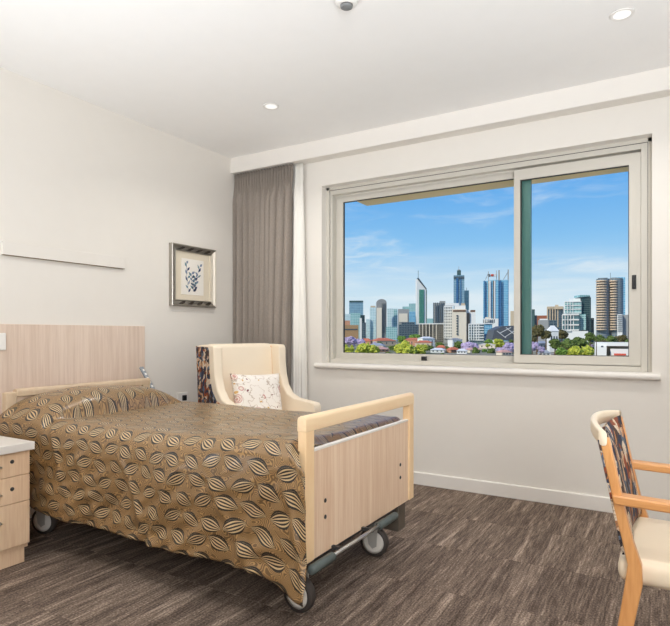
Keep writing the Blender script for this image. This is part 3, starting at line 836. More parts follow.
# ---------------------------------------------------------------- timber armchair at the right
vc = thing('visitor_armchair', 'beech framed armchair with floral back and cream seat at right edge', 'armchair', (3.25, -2.17, 0))
X0 = 3.25
def back_prof(off=0):
    back = [(.00, -.035), (.30, .012), (.42, .030), (.473, .036), (.54, .022), (.626, .002), (.675, -.006), (.80, -.032), (.826, -.039)]
    front = [(.826, -.012), (.80, -.006), (.675, .020), (.626, .030), (.54, .050), (.473, .072), (.42, .074), (.30, .052), (.00, -.004)]
    return [(x, z) for z, x in back] + [(x, z) for z, x in front]
for y in (0.0, .485):
    MB().prism(back_prof(), 'xz', y, y + .035, bev=.004, seg=2).build('rear_leg', M_chairwood, vc, smooth=True)
def arcx(q):                                            # q -1..1 across the back, bows backwards in the middle
    return -.045 * (1 - q * q)
def crest(s, t):
    q = (s * 2 - 1); a = 2 * PI * t
    zc = .826 + .014 * (1 - q * q); y = .26 + q * .262
    cx_, cz_ = math.cos(a), math.sin(a)
    cx_ = math.copysign(abs(cx_) ** .5, cx_); cz_ = math.copysign(abs(cz_) ** .5, cz_)
    return (arcx(q) * 1.1 - .026 + .010 * cx_, y, zc + .021 * cz_)
cr = MB().grid(crest, 24, 20)
for sv in (0, 1):
    vs = [cr.b.verts.new(crest(sv, j / 20)) for j in range(20)]; cr.b.faces.new(vs)
bmesh.ops.remove_doubles(cr.b, verts=cr.b.verts, dist=1e-5); bmesh.ops.recalc_face_normals(cr.b, faces=cr.b.faces)
cr.build('crest_rail', M_cream, vc, smooth=True)
def pad(x_off, th, n, mat, bow=.5):
    mb = MB()
    def xb(z): return .006 + (.675 - z) * .20
    for sgn in (1, -1):
        mb.grid(lambda s, t, sgn=sgn: ((lambda q, z: (xb(z) + arcx(q) * bow + x_off + sgn * th * (1 - q ** 6) * (1 - (2 * t - 1) ** 8), .26 + q * .222, z))(s * 2 - 1, .49 + t * .345)), 20, 20)
    bmesh.ops.remove_doubles(mb.b, verts=mb.b.verts, dist=.001); bmesh.ops.recalc_face_normals(mb.b, faces=mb.b.faces)
    return mb.build(n, mat, vc, smooth='all')
pad(.010, .016, 'back_pad', M_tapc)
ob = MB()
def obf(s, t):
    q = s * 2 - 1; z = .50 + t * .32
    return (-.010 + (.675 - z) * .20 + arcx(q) * .2 + .004 * abs(q) ** 8, .26 + q * .258, z)
ob.grid(obf, 20, 10)
o_ = ob.build('outer_back', tapestry('blue grey floral weave', 60), vc, smooth='all'); o_.modifiers.new('s', 'SOLIDIFY').thickness = .006
MB().box((.008, .026, .405), (.50, .494, .482), .03, 4).build('seat', M_cream, vc, smooth=True)
for y in (-.018, .488):
    pts = [(.002, .643), (.10, .640), (.30, .636), (.42, .628), (.50, .608), (.515, .618), (.505, .640), (.43, .655), (.30, .662), (.10, .667), (-.004, .670)]
    a_ = MB().prism(pts, 'xz', y, y + .050, bev=.006, seg=2).build('armrest', M_armwood, vc, smooth=True)
for y in (.0, .485):
    MB().prism([(.455, 0), (.485, 0), (.490, .30), (.478, .625), (.440, .628), (.445, .30)], 'xz', y, y + .035, bev=.004).build('front_leg', M_chairwood, vc, smooth=True)

# ---------------------------------------------------------------- outside: city beyond
GZ = -15.0
MB().box((-6000, 4, GZ - 2), (6000, 9000, GZ)).build('ground', M_ground, kind='structure')
def block(mb, u0, u1, w0, w1, d, dep, off=0, rot=0, mi=0, origin=None):
    """box spanning columns u0..u1 and rows w0 (top) to w1, front face at depth d, real metres deep"""
    z1 = zat(w0, d); z0 = zat(w1, d) if w1 is not None else GZ
    th_ = math.atan(((u0 + u1) / 2 - 335) / FP)
    hw = (u1 - u0) / FP * d / 2 * math.cos(th_); c = far((u0 + u1) / 2, d, 0)
    R_ = Matrix.Rotation(YAW - th_ + rot, 3, 'Z')
    ctr = c + R_ @ Vector((0, dep / 2 + off, 0))
    t = bmesh.new(); bmesh.ops.create_cube(t, size=1)
    for v in t.verts:
        q = Vector((v.co.x * hw * 2, v.co.y * dep, 0)); q = R_ @ q
        v.co = Vector((ctr.x + q.x, ctr.y + q.y, z1 if v.co.z > 0 else z0))
    for f in t.faces: f.material_index = mi
    mb.add(t); return mb
def building(name, label, u, d):
    return thing(name, label, 'building', far(u, d, GZ), 0, 'city buildings beyond the window')
def bpart(b, mb, n, mat, kind=None):
    # re-centre the mesh at the building so object coordinates stay small, aligned with its faces
    o = mb.build(n, mat, b, origin=b.location, kind=kind); o.location = (0, 0, 0); return o
def rot_align(mat_name): pass
def grid_bars(b, u0, u1, w0, w1, d, nx, nz, mat, t=.14, n='facade_grid', proud=1.0):
    mb = MB(); du = (u1 - u0) / max(nx, 1); dw = (w1 - w0) / max(nz, 1)
    if nx:
        for i in range(nx + 1):
            uc = u0 + i * du; block(mb, uc - du * t, uc + du * t, w0, w1, d, proud, off=-proud)
    if nz:
        for i in range(nz + 1):
            wc = w0 + i * dw; block(mb, u0, u1, wc - dw * t, wc + dw * t, d, proud * .8, off=-proud * .8)
    return bpart(b, mb, n, mat, 'stuff')

B = building('office_tower', 'square blue-grey glass tower at the far left of the skyline', 356, 1700)
bpart(B, block(MB(), 349.2, 363.2, 301, None, 1700, 36), 'tower', facade('blue grey curtain wall', (120, 160, 178), (150, 184, 196), 7, 5, .3, .2))
bpart(B, block(MB(), 349.2, 363.2, 300.6, 302, 1698, 30), 'parapet', F_darkteal)
B = building('office_block', 'low pale green glass block at the left edge of the skyline', 347, 1600)
bpart(B, block(MB(), 344.6, 350.6, 314, None, 1600, 30), 'tower', F_pale)
B = building('office_block', 'mid-height teal glass block in front of the square blue tower', 356, 1450)
bpart(B, block(MB(), 350.5, 360.4, 313, None, 1450, 26), 'tower', F_teal)
bpart(B, block(MB(), 360.4, 364.8, 315, None, 1460, 26), 'side_wing', F_darkteal)
B = building('office_block', 'narrow dark blue block with a white edge between the left towers', 364, 1350)
bpart(B, block(MB(), 361.8, 366, 322.5, None, 1350, 20), 'tower', F_dark)
bpart(B, block(MB(), 359.6, 361.8, 318, None, 1350, 20), 'stair_core', F_white)
B = building('low_building', 'low tan brick building at the bottom left of the window view', 350, 1000)
bpart(B, block(MB(), 342, 358.5, 325, None, 1000, 26), 'walls', plain('tan brick', (178, 142, 100), .85))
bpart(B, block(MB(), 341.5, 350, 320.5, 325, 1004, 16), 'roof_storey', F_brick)
bpart(B, block(MB(), 343, 357.5, 328.8, 330, 999.4, .8), 'window_band', F_winds)
B = building('apartment_tower', 'pale glass apartment tower left of the rounded grey tower', 373, 1400)
bpart(B, block(MB(), 369.8, 377, 307.5, None, 1400, 22), 'tower', F_pale)
bpart(B, block(MB(), 370.5, 375.5, 305.8, 307.5, 1403, 14), 'plant_room', F_tan)
bpart(B, block(MB(), 366.2, 370, 319, None, 1395, 18), 'side_wing', F_pale)
# rounded-top grey tower
B = building('round_top_tower', 'grey tower with a rounded top and a white slab front', 381, 1300)
d = 1300; mb = MB(); pts = []
ua, ub = 376.8, 386.6
hw = (ub - ua) / FP * d / 2; zt = zat(299, d); zs = zat(302.5, d)
t = bmesh.new(); ring = [(-hw, GZ)] + [(-hw * math.cos(PI * q / 10), zs + (zt - zs) * math.sin(PI * q / 10)) for q in range(11)] + [(hw, GZ)]
c0 = far((ua + ub) / 2, d, 0); R_ = Matrix.Rotation(YAW, 3, 'Z')
v0 = []; v1 = []
for x_, z_ in ring:
    for lst, yy_ in ((v0, 0), (v1, 24)):
        q_ = R_ @ Vector((x_, yy_, 0)); lst.append(t.verts.new((c0.x + q_.x, c0.y + q_.y, z_)))
t.faces.new(v0); t.faces.new(v1[::-1])
for i in range(len(ring)): t.faces.new((v0[i], v1[i], v1[(i + 1) % len(ring)], v0[(i + 1) % len(ring)]))
bmesh.ops.recalc_face_normals(t, faces=t.faces); mb.add(t)
bpart(B, mb, 'tower', F_grey)
bpart(B, block(MB(), 376.8, 381.8, 307.8, None, 1296, 6), 'front_slab', F_cream)
grid_bars(B, 382.2, 386.2, 303, 333, 1299, 3, 0, F_winds, .12, 'rib')
B = building('glass_office', 'pale green glass office right of the rounded grey tower', 392, 1350)
bpart(B, block(MB(), 387.2, 397.6, 308.5, None, 1350, 28), 'tower', F_pale)
bpart(B, block(MB(), 386, 397, 327, None, 1250, 20), 'podium', F_teal)
bpart(B, block(MB(), 393.6, 397.4, 309.5, 326, 1349, 1), 'dark_glazing', F_teal)
B = building('office_block', 'beige panelled block left of the spired green tower', 403, 1500)
bpart(B, block(MB(), 398, 409, 309, None, 1500, 30), 'tower', F_greyc)
bpart(B, block(MB(), 399, 407.6, 313.5, 322, 1498, 2), 'beige_panel', F_cream)
B = building('office_block', 'grey-green stepped block just left of the spired green tower', 411, 1800)
bpart(B, block(MB(), 402.5, 409, 306.5, None, 1800, 30), 'lower_tower', F_teal)
bpart(B, block(MB(), 409, 416.6, 303.5, None, 1790, 30), 'tower', F_teal)
bpart(B, block(MB(), 408.8, 416.6, 311.5, None, 1600, 30), 'blue_front', F_blue)
B = building('low_building', 'long low dark glass building below the spired tower', 408, 1150)
bpart(B, block(MB(), 398.5, 419, 324.5, None, 1150, 24), 'walls', F_dark)
bpart(B, block(MB(), 401.5, 415, 322, 324.5, 1152, 16), 'roof_storey', F_dark)
# spired green tower
B = building('spired_tower', 'slim white and green glass tower with a sloping top and spire', 421, 1500)
d = 1500
def slab_poly(b, pts, d, dep, n, mat, off=0):
    t = bmesh.new(); R_ = Matrix.Rotation(YAW, 3, 'Z'); v0, v1 = [], []
    for u_, w_ in pts:
        p0 = far(u_, d + off, 0); z_ = GZ if w_ is None else zat(w_, d + off)
        q_ = R_ @ Vector((0, dep, 0))
        v0.append(t.verts.new((p0.x, p0.y, z_))); v1.append(t.verts.new((p0.x + q_.x, p0.y + q_.y, z_)))
    t.faces.new(v0); t.faces.new(v1[::-1])
    for i in range(len(pts)): t.faces.new((v0[i], v1[i], v1[(i + 1) % len(pts)], v0[(i + 1) % len(pts)]))
    bmesh.ops.recalc_face_normals(t, faces=t.faces); m_ = MB(); m_.add(t); return bpart(b, m_, n, mat)
slab_poly(B, [(417, None), (417, 279), (418.2, 278.6), (426, 289), (426, None)], d, 26, 'tower', F_white)
slab_poly(B, [(419.2, None), (419.2, 289.5), (424.0, 289.5), (424.0, None)], d, 2, 'green_glazing', F_greend, -2)
slab_poly(B, [(417.4, 278.9), (418.3, 277.4), (426.6, 288.4), (426.6, 291), (425.7, 289.2)], d, 24, 'roof_blade', F_winds, -1.5)
slab_poly(B, [(426, None), (426, 289.5), (426.9, 290.5), (426.9, None)], d, 24, 'side_glazing', F_darkteal)
bpart(B, block(MB(), 418.0, 418.45, 270.5, 279, d, 1.2), 'spire', F_darkteal)
B = building('office_block', 'brown glass block with white columns right of the spired tower base', 431, 1100)
bpart(B, block(MB(), 418.8, 443.6, 324, None, 1100, 24), 'walls', facade('brown glazing', (104, 98, 88), (140, 134, 120), 5, 4, .2, .3))
grid_bars(B, 419.2, 443.2, 324, 339.5, 1099, 7, 0, F_cream, .10, 'column', 1.5)
bpart(B, block(MB(), 418.8, 443.6, 323.3, 324.3, 1098, 24), 'roof_slab', F_white)
B = building('distant_block', 'small dark distant block just right of the spired tower', 430, 2200)
bpart(B, block(MB(), 427, 433.2, 318.5, None, 2200, 30), 'tower', F_teal)
B = building('office_tower', 'grey vertically striped tower with a stepped top', 439, 1500)
bpart(B, block(MB(), 433.1, 439.5, 302.8, None, 1500, 26), 'left_shaft', F_greyc)
bpart(B, block(MB(), 439.5, 445.4, 301, None, 1496, 26), 'right_shaft', F_greyc)
grid_bars(B, 433.6, 445, 302.6, 323, 1494, 6, 0, F_dark, .24, 'window_strip')
# tallest tower
B = building('tall_tower', 'tallest blue-grey glass tower with a stepped cap and mast', 459, 1600)
bpart(B, block(MB(), 453.6, 464.4, 275.2, None, 1600, 34), 'tower', facade('blue steel curtain wall', (112, 152, 170), (156, 186, 196), 6, 5, .3, .2))
for ua, ub in ((456.2, 458.2), (460.2, 461.4)):
    bpart(B, block(MB(), ua, ub, 278, None, 1598, 3), 'dark_strip', F_deep)
bpart(B, block(MB(), 453.6, 464.4, 276.2, 278.4, 1597, 3), 'crown_band', F_dark)
bpart(B, block(MB(), 457, 461, 270.4, 275.2, 1606, 16), 'cap', F_darkteal)
bpart(B, block(MB(), 457.6, 460.4, 269.5, 270.5, 1608, 12), 'cap_roof', F_greyc)
bpart(B, block(MB(), 458.6, 459.0, 266.4, 269.6, 1610, 1.4), 'mast', F_greyc)
B = building('glass_office', 'slim blue-green annex tower beside the tallest tower', 467, 1620)
bpart(B, block(MB(), 464.4, 469, 290.4, None, 1620, 26), 'tower', F_teal)
bpart(B, block(MB(), 466.4, 466.8, 287.6, 290.5, 1622, 1.4), 'mast', F_greyc)
# cream slab hotel
B = building('cream_tower', 'cream slab building with dark window strips in the centre of the skyline', 460, 1050)
bpart(B, block(MB(), 452, 466.4, 309, None, 1050, 22), 'centre_slab', F_cream)
bpart(B, block(MB(), 454.5, 465.5, 305.5, 309, 1053, 14), 'roof_storey', F_white)
bpart(B, block(MB(), 461, 465, 303.2, 305.5, 1054, 8), 'plant_room', F_tan)
bpart(B, block(MB(), 466.4, 475.6, 310, None, 1054, 20), 'right_slab', F_white)
bpart(B, block(MB(), 453, 465.6, 310, 311.6, 1049, 1), 'dark_band', plain('brown band', (120, 88, 66), .7))
bpart(B, block(MB(), 470.4, 475.2, 310, 312, 1053, 1), 'dark_band', MATS['brown band'])
bpart(B, block(MB(), 466.8, 469.8, 313, None, 1053, 1.2), 'window_strip', plain('bronze window strip', (132, 112, 92), .3))
mb = MB()
for q in range(8):
    block(mb, 456.4, 458.0, 315 + q * 2.6, 316.5 + q * 2.6, 1049, 1)
bpart(B, mb, 'window_row', F_winds, 'stuff')
B = building('office_block', 'light grey gridded block left of the cream slab building', 448, 1080)
bpart(B, block(MB(), 443.6, 452.4, 305.5, None, 1080, 24), 'tower', F_greyc)
bpart(B, block(MB(), 445, 459, 303.2, 305.6, 1082, 12), 'roof_storey', F_white)
grid_bars(B, 444, 452, 306.5, 338, 1079, 5, 11, F_white, .2)
B = building('apartment_block', 'white gridded apartment block at the foot of the cream slab building', 475, 950)
bpart(B, block(MB(), 468.5, 484, 323.8, None, 950, 20), 'walls', facade('flat windows', (110, 132, 136), (140, 156, 158), 5, 4, .2, .3))
grid_bars(B, 468.8, 483.8, 324, 340, 949, 6, 6, F_white, .2)
B = building('apartment_block', 'pale blue glass apartment block left of the blue twin tower base', 488, 980)
bpart(B, block(MB(), 484.2, 492.2, 323.6, None, 980, 20), 'walls', F_blue)
bpart(B, block(MB(), 484.2, 492.2, 323, 324, 978, 20), 'roof_slab', F_white)
B = building('low_building', 'white stepped building in front of the blue tower', 490, 1050)
bpart(B, block(MB(), 483, 498.4, 318.6, None, 1050, 18), 'walls', F_white)
bpart(B, block(MB(), 485, 491, 317.2, 318.6, 1052, 12), 'roof_storey', F_cream)
grid_bars(B, 483.4, 498, 319.4, 323, 1049, 8, 0, F_winds, .2, 'window_row')
# blue tower with masts and sign
B = building('blue_tower', 'blue glass tower with white columns, roof masts and a sign', 496, 1300)
d = 1300
bpart(B, block(MB(), 483.2, 488.6, 281, None, d, 34), 'left_shaft', F_blue)
bpart(B, block(MB(), 488.6, 498.4, 279.9, None, d - 2, 34), 'centre_shaft', F_blue)
bpart(B, block(MB(), 498.4, 508.4, 279.9, None, d, 34), 'right_shaft', F_blue)
for ua, ub, mt in ((488.3, 489.0, F_tan), (489.0, 490.6, F_white), (493.1, 493.8, MATS['brown band']), (493.9, 495.3, F_white), (498.2, 501.2, F_deep), (507.9, 508.6, F_deep), (484.2, 485.0, F_deep)):
    bpart(B, block(MB(), ua, ub, 280.6, None, d - 4, 4), 'column', mt)
mb = MB()
for q in range(15):
    slab_ = (504.2, 506.4) if q % 2 else (505.2, 507.2)
    block(mb, slab_[0], slab_[1], 282 + q * 2.7, 283.7 + q * 2.7, d - 1, 1.5)
bpart(B, mb, 'zigzag_glazing', F_deep, 'stuff')
for ua, ub, wt in ((488.0, 488.7, 271.5), (496.2, 496.8, 270.4), (498.3, 499.8, 270.2), (507.6, 508.8, 269.4)):
    bpart(B, block(MB(), ua, ub, wt, 281, d, 3), 'mast', F_greyc)
for ua, ub, w0, w1 in ((485.5, 488.0, 279.5, 274.0), (503.4, 507.6, 279.5, 272.5)):
    p0, p1 = far(ua, d, zat(w0, d)), far(ub, d, zat(w1, d))
    bpart(B, MB().tube([p0, p1], .7, 6), 'brace', F_greyc)
sg = bpart(B, block(MB(), 488.7, 496.2, 273.9, 276.7, d - 1, 1.5), 'sign', plain('sign white', (222, 222, 218), .6))
for sa, sb_, sc, se, sm in ((488.7, 489.8, 273.9, 276.7, F_winds), (494.6, 495.3, 274.3, 276.3, F_winds), (490.9, 493.6, 274.2, 275.5, plain('sign red', (206, 74, 56), .6)), (491.3, 493.2, 275.5, 276.2, plain('sign red', (206, 74, 56), .6))):
    bpart(B, block(MB(), sa, sb_, sc, se, d - 2, 1), 'sign_mark', sm)
B = building('distant_block', 'faint beige distant block just left of the window mullion', 512, 2300)
bpart(B, block(MB(), 510.4, 514.5, 311, None, 2300, 30), 'tower', F_tan)
# dark roofed station / arena
B = building('arena_roof', 'dark sloping arena roof with white diagonal trusses left of the mullion', 504, 900)
slab_poly(B, [(492, 340), (494.5, 330), (503, 326), (517, 325.5), (521, 338), (521, 341)], 900, 40, 'roof', plain('dark roof sheet', (92, 96, 100), .6))
for (a, b_, c_, e_) in ((497, 331, 506, 338), (506, 327.5, 514, 334), (500, 333, 511, 327.5), (505, 337, 514, 331)):
    p0, p1 = far(a, 896, zat(b_, 896)), far(c_, 896, zat(e_, 896))
    bpart(B, MB().tube([p0, p1], .55, 6), 'truss', F_white)
B = building('office_block', 'dark teal block at the left edge of the sliding pane view', 531, 1200)
bpart(B, block(MB(), 526.5, 534.8, 309.3, None, 1200, 24), 'tower', F_darkteal)
bpart(B, block(MB(), 534.8, 537, 315.3, None, 1204, 20), 'side_wing', F_dark)
B = building('low_building', 'low red-brown roofed building behind the dark house roofs', 542, 1300)
bpart(B, block(MB(), 536.5, 548, 315.5, None, 1300, 24), 'walls', plain('red brown brick', (168, 104, 78), .8))
B = building('low_building', 'dark grey office with a pale parapet behind the gabled white house', 547, 1000)
bpart(B, block(MB(), 538, 548.6, 320, None, 1000, 20), 'left_wing', F_greyc)
bpart(B, block(MB(), 548.2, 557.4, 320.2, None, 996, 20), 'walls', F_dark)
bpart(B, block(MB(), 539.5, 547.5, 318.8, 320, 1002, 12), 'parapet', F_white)
B = building('office_tower', 'beige ribbed office tower left of the stepped green glass tower', 555, 1250)
bpart(B, block(MB(), 547.2, 563, 307.2, None, 1250, 28), 'tower', F_dark)
bpart(B, block(MB(), 547, 563.2, 306.4, 309.2, 1247, 31), 'crown', F_tan)
bpart(B, block(MB(), 555, 558.4, 304.8, 306.5, 1252, 12), 'plant_room', F_tan)
grid_bars(B, 547.4, 563, 307, 327, 1249, 6, 0, F_tan, .22, 'column', 1.5)
# stepped green glass tower
B = building('stepped_tower', 'dark green glass tower with a white window grid and a stepped top', 578, 1100)
d = 1100
bpart(B, block(MB(), 564.4, 581.4, 301.2, None, d, 26), 'left_shaft', F_teal)
grid_bars(B, 564.6, 581.2, 301.6, 313, d - 1, 6, 3, F_white, .12)
bpart(B, block(MB(), 569, 580.5, 298.4, 301.4, d + 4, 18), 'cap', F_white)
slab_poly(B, [(581.4, None), (581.4, 295.5), (589.6, 295.5), (591, 298), (591, None)], d - 2, 28, 'right_shaft', F_darkteal)
slab_poly(B, [(579.5, 297.2), (580, 294.9), (589.8, 294.9), (589.8, 296.3)], d - 4, 26, 'roof_canopy', F_teal)
bpart(B, block(MB(), 591, 594, 318, None, d + 4, 20), 'side_wing', F_darkteal)
bpart(B, block(MB(), 562, 579.2, 314.2, None, d - 8, 20), 'podium', facade('podium glass', (88, 122, 128), (110, 140, 142), 6, 5, .2, .2))
grid_bars(B, 562.3, 579.0, 314.6, 330, d - 9, 6, 3, F_white, .13, proud=1.5)
bpart(B, block(MB(), 579.2, 586, 314.2, 330, d - 6, 8), 'podium_return', F_teal)
# twin round towers with balconies
B = building('round_towers', 'pair of tall rounded apartment towers with beige balconies', 610, 1000)
d = 1000
def cyl(b, ua, ub, w0, w1, d, n, mat, arc=(0, 2 * PI), nseg=20):
    r = (ub - ua) / FP * d / 2; c = far((ua + ub) / 2, d, 0)
    z1 = zat(w0, d); z0 = GZ if w1 is None else zat(w1, d)
    m_ = MB().lathe([(r, z0), (r, z1)], (c.x, c.y, 0), 'z', nseg); return bpart(b, m_, n, mat)
cyl(B, 596.8, 608.6, 279, None, d + 8, 'left_tower', facade('balcony recess glass', (108, 128, 138), (150, 150, 146), 3, 3.2, .3, .3))
cyl(B, 609.8, 622, 278.4, None, d + 8, 'right_tower', bpy.data.materials['balcony recess glass'])
bpart(B, block(MB(), 616.6, 625.2, 277.2, None, d + 4, 20), 'glass_shaft', F_blue)
for ua, ub in ((596.2, 606.4), (609.6, 617.2)):
    r = (ub - ua) / FP * d / 2; c = far((ua + ub) / 2, d + 1, 0)
    for q in range(20):
        zc = zat(281.5 + q * 2.55, d)
        m_ = MB().lathe([(r * .7, zc), (r, zc), (r, zc + 2.0), (r * .7, zc + 2.0)], (c.x, c.y, 0), 'z', 14)
        bpart(B, m_, 'balcony', plain('balcony beige', (232, 206, 176), .8))
bpart(B, block(MB(), 598, 607.5, 277.9, 280, d + 6, 8), 'crown', F_dark)
bpart(B, block(MB(), 611, 616.6, 277.6, 279.6, d + 6, 8), 'crown', F_dark)
bpart(B, block(MB(), 610.2, 610.6, 272.6, 279, d + 10, 1), 'mast', F_dark)
B = building('apartment_block', 'narrow white block in front of the rounded apartment towers', 622, 850)
bpart(B, block(MB(), 617.2, 622.4, 314.4, None, 850, 16), 'walls', F_white)
bpart(B, block(MB(), 622.4, 628.4, 314.8, None, 854, 16), 'right_wall', F_greyc)
grid_bars(B, 617.6, 622.2, 315.5, 331, 849, 0, 8, F_winds, .12, 'window_row')
B = building('white_hall', 'long low white hall among trees below the stepped glass tower', 577, 700)
bpart(B, block(MB(), 566.2, 588, 331, None, 700, 18), 'walls', F_white)
bpart(B, block(MB(), 566.4, 571, 329.6, 331.2, 702, 10), 'parapet', F_white)
# gabled white house
def house(u, d, wd, hh, rh, wall, roof, label, rot=.3, group='suburban houses beyond the window', dep=None):
    dep = dep or wd * .8
    c = far(u, d, GZ); h = thing('house', label, 'house', c, YAW + rot, group)
    MB().box((-wd / 2, -dep / 2, 0), (wd / 2, dep / 2, hh)).build('walls', wall, h)
    e = .6; t = bmesh.new()
    b4 = [t.verts.new(p) for p in ((-wd / 2 - e, -dep / 2 - e, hh), (wd / 2 + e, -dep / 2 - e, hh), (wd / 2 + e, dep / 2 + e, hh), (-wd / 2 - e, dep / 2 + e, hh))]
    r2 = [t.verts.new((-wd * .22, 0, hh + rh)), t.verts.new((wd * .22, 0, hh + rh))]
    for f in ((b4[0], b4[1], r2[1], r2[0]), (b4[1], b4[2], r2[1]), (b4[2], b4[3], r2[0], r2[1]), (b4[3], b4[0], r2[0]), tuple(b4[::-1])): t.faces.new(f)
    m_ = MB(); m_.add(t); m_.build('roof', roof, h)
    wn = MB()
    for q in (-.3, 0, .3): wn.box((q * wd - .7, -dep / 2 - .05, hh * .35), (q * wd + .7, -dep / 2 + .1, hh * .75))
    wn.build('window_row', F_winds, h, kind='stuff')
    return h
hz_t = lambda w_, d_: zat(w_, d_) - GZ
h = house(552.5, 520, 8, hz_t(331, 520), 5, F_white, F_white, 'white house with a pointed gable roof among the trees', 0, None, 8)
hs_ = [(366, 740, 15, 338.4, 3.5, F_brick, F_roofred, 'terracotta roofed house left of the lime tree'),
       (383, 800, 30, 338.0, 3.8, F_tan, F_roofred, 'long terracotta roofed house behind the lime trees'),
       (377, 600, 16, 343, 2.6, F_cream, F_roofgrey, 'grey roofed cream house between the two lime trees'),
       (381, 520, 12, 347.5, 2.2, F_brick, plain('pink roof', (220, 168, 150), .8), 'pinkish roofed house low between the lime trees'),
       (413, 800, 24, 337.8, 3, F_brick, F_roofred, 'terracotta roofed house below the spired tower'),
       (426, 760, 18, 336.6, 2.4, F_white, F_white, 'white roofed hall below the striped tower'),
       (424, 700, 20, 340.5, 2.4, F_tan, F_roofred, 'small terracotta roof left of the window stop'),
       (455, 700, 14, 338, 2.0, F_white, F_greyc, 'pale flat roofed house at the foot of the cream slab building'),
       (441, 590, 9, 346, 2.4, F_brick, F_roofred, 'orange brick house right of the lime trees'),
       (453, 500, 9, 348, 2.4, F_brick, F_roofred, 'bright orange roof near the lower frame of the fixed pane'),
       (438, 500, 12, 351.5, 1.6, F_white, F_white, 'white low roof at the lower frame near the window stop'),
       (473, 500, 12, 350.5, 1.8, F_cream, plain('pink roof', (220, 168, 150), .8), 'pink roofed cottage below the lilac tree'),
       (462, 470, 8, 352.5, 1.6, F_white, F_white, 'white cottage roof at the bottom of the fixed pane'),
       (504, 430, 9, 352, 1.8, F_cream, MATS['pink roof'], 'pale cottage under the lilac tree beside the mullion'),
       (487, 650, 18, 343.4, 1.4, F_cream, F_cream, 'long cream wall house below the blue tower'),
       (541, 560, 14, 341, 2.2, F_greyc, F_roofgrey, 'grey metal roofed house left of the gabled house'),
       (544, 420, 9, 351.5, 2.0, F_white, F_roofgrey, 'silver roofed house low beside the right lilac tree'),
       (562, 540, 8, 350.5, 1.2, F_brick, F_roofred, 'orange tiled roof at the bottom left of the sliding pane'),
       (576, 560, 10, 345.5, 2.2, F_brick, F_roofred, 'orange roof peeping through trees in the sliding pane')]
for i, (u, d, wd, wt, rh, wl, rf, lb) in enumerate(hs_):
    house(u, d, wd, max(2.5, hz_t(wt, d) - rh), rh, wl, rf, lb, .35 if i % 2 else -.3)
# white modern building near right
B = building('modern_house', 'white flat-roofed modern building at the lower right of the window', 612, 430)
d = 430
bpart(B, block(MB(), 594.6, 629.5, 342.3, 346, d, 14), 'roof_slab', F_white)
bpart(B, block(MB(), 594.6, 606.5, 346, None, d, 12), 'left_wall', F_white)
bpart(B, block(MB(), 610.3, 629.5, 348.9, None, d - 1, 12), 'right_wall', F_white)
bpart(B, block(MB(), 606.5, 629.5, 346, None, d + 4, 8), 'recess', plain('recess wall', (150, 140, 124), .8))
bpart(B, block(MB(), 601, 603.4, 345.8, 347.3, d - .5, .5), 'window_pane', F_winds)
bpart(B, block(MB(), 614, 626, 353.6, 355.4, d - 4, 2), 'flower_bed', plain('red flowers', (220, 96, 74), .9))
# trees
TREES = []
def tree(u, d, wt, rpx, mat, label, seed, flat=.8, group=None, nb=13):
    c = far(u, d, GZ); zt_ = zat(wt, d) - GZ; r = rpx / FP * d
    t = thing('tree', label, 'tree', c, 0, group)
    rnd_ = random.Random(seed); cz_ = zt_ - r * flat
    MB().tube([(0, 0, 0), (.1, 0, cz_ * .6), (0, .1, cz_)], [r * .10 + .15, r * .07 + .1, r * .04], 6).build('trunk', F_trunk, t)
    m_ = MB()
    for q in range(nb):
        a = rnd_.uniform(0, 2 * PI); rr = rnd_.uniform(0, .62) * r; zz = cz_ + rnd_.uniform(-.45, .5) * r * flat
        br = rnd_.uniform(.25, .42) * r
        if q == 0: rr = 0; zz = cz_; br = .6 * r
        b_ = bmesh.new(); bmesh.ops.create_icosphere(b_, subdivisions=3, radius=1)
        for v in b_.verts:
            n_ = noise.noise(v.co * 2.2 + Vector((seed, q, 0))) * .45 + noise.noise(v.co * 7 + Vector((q, seed, 0))) * .5
            v.co = v.co * (1 + n_) * br; v.co.z *= flat; v.co += Vector((rr * math.cos(a), rr * math.sin(a), zz))
        m_.add(b_)
    m_.build('crown', mat, t)
    return t
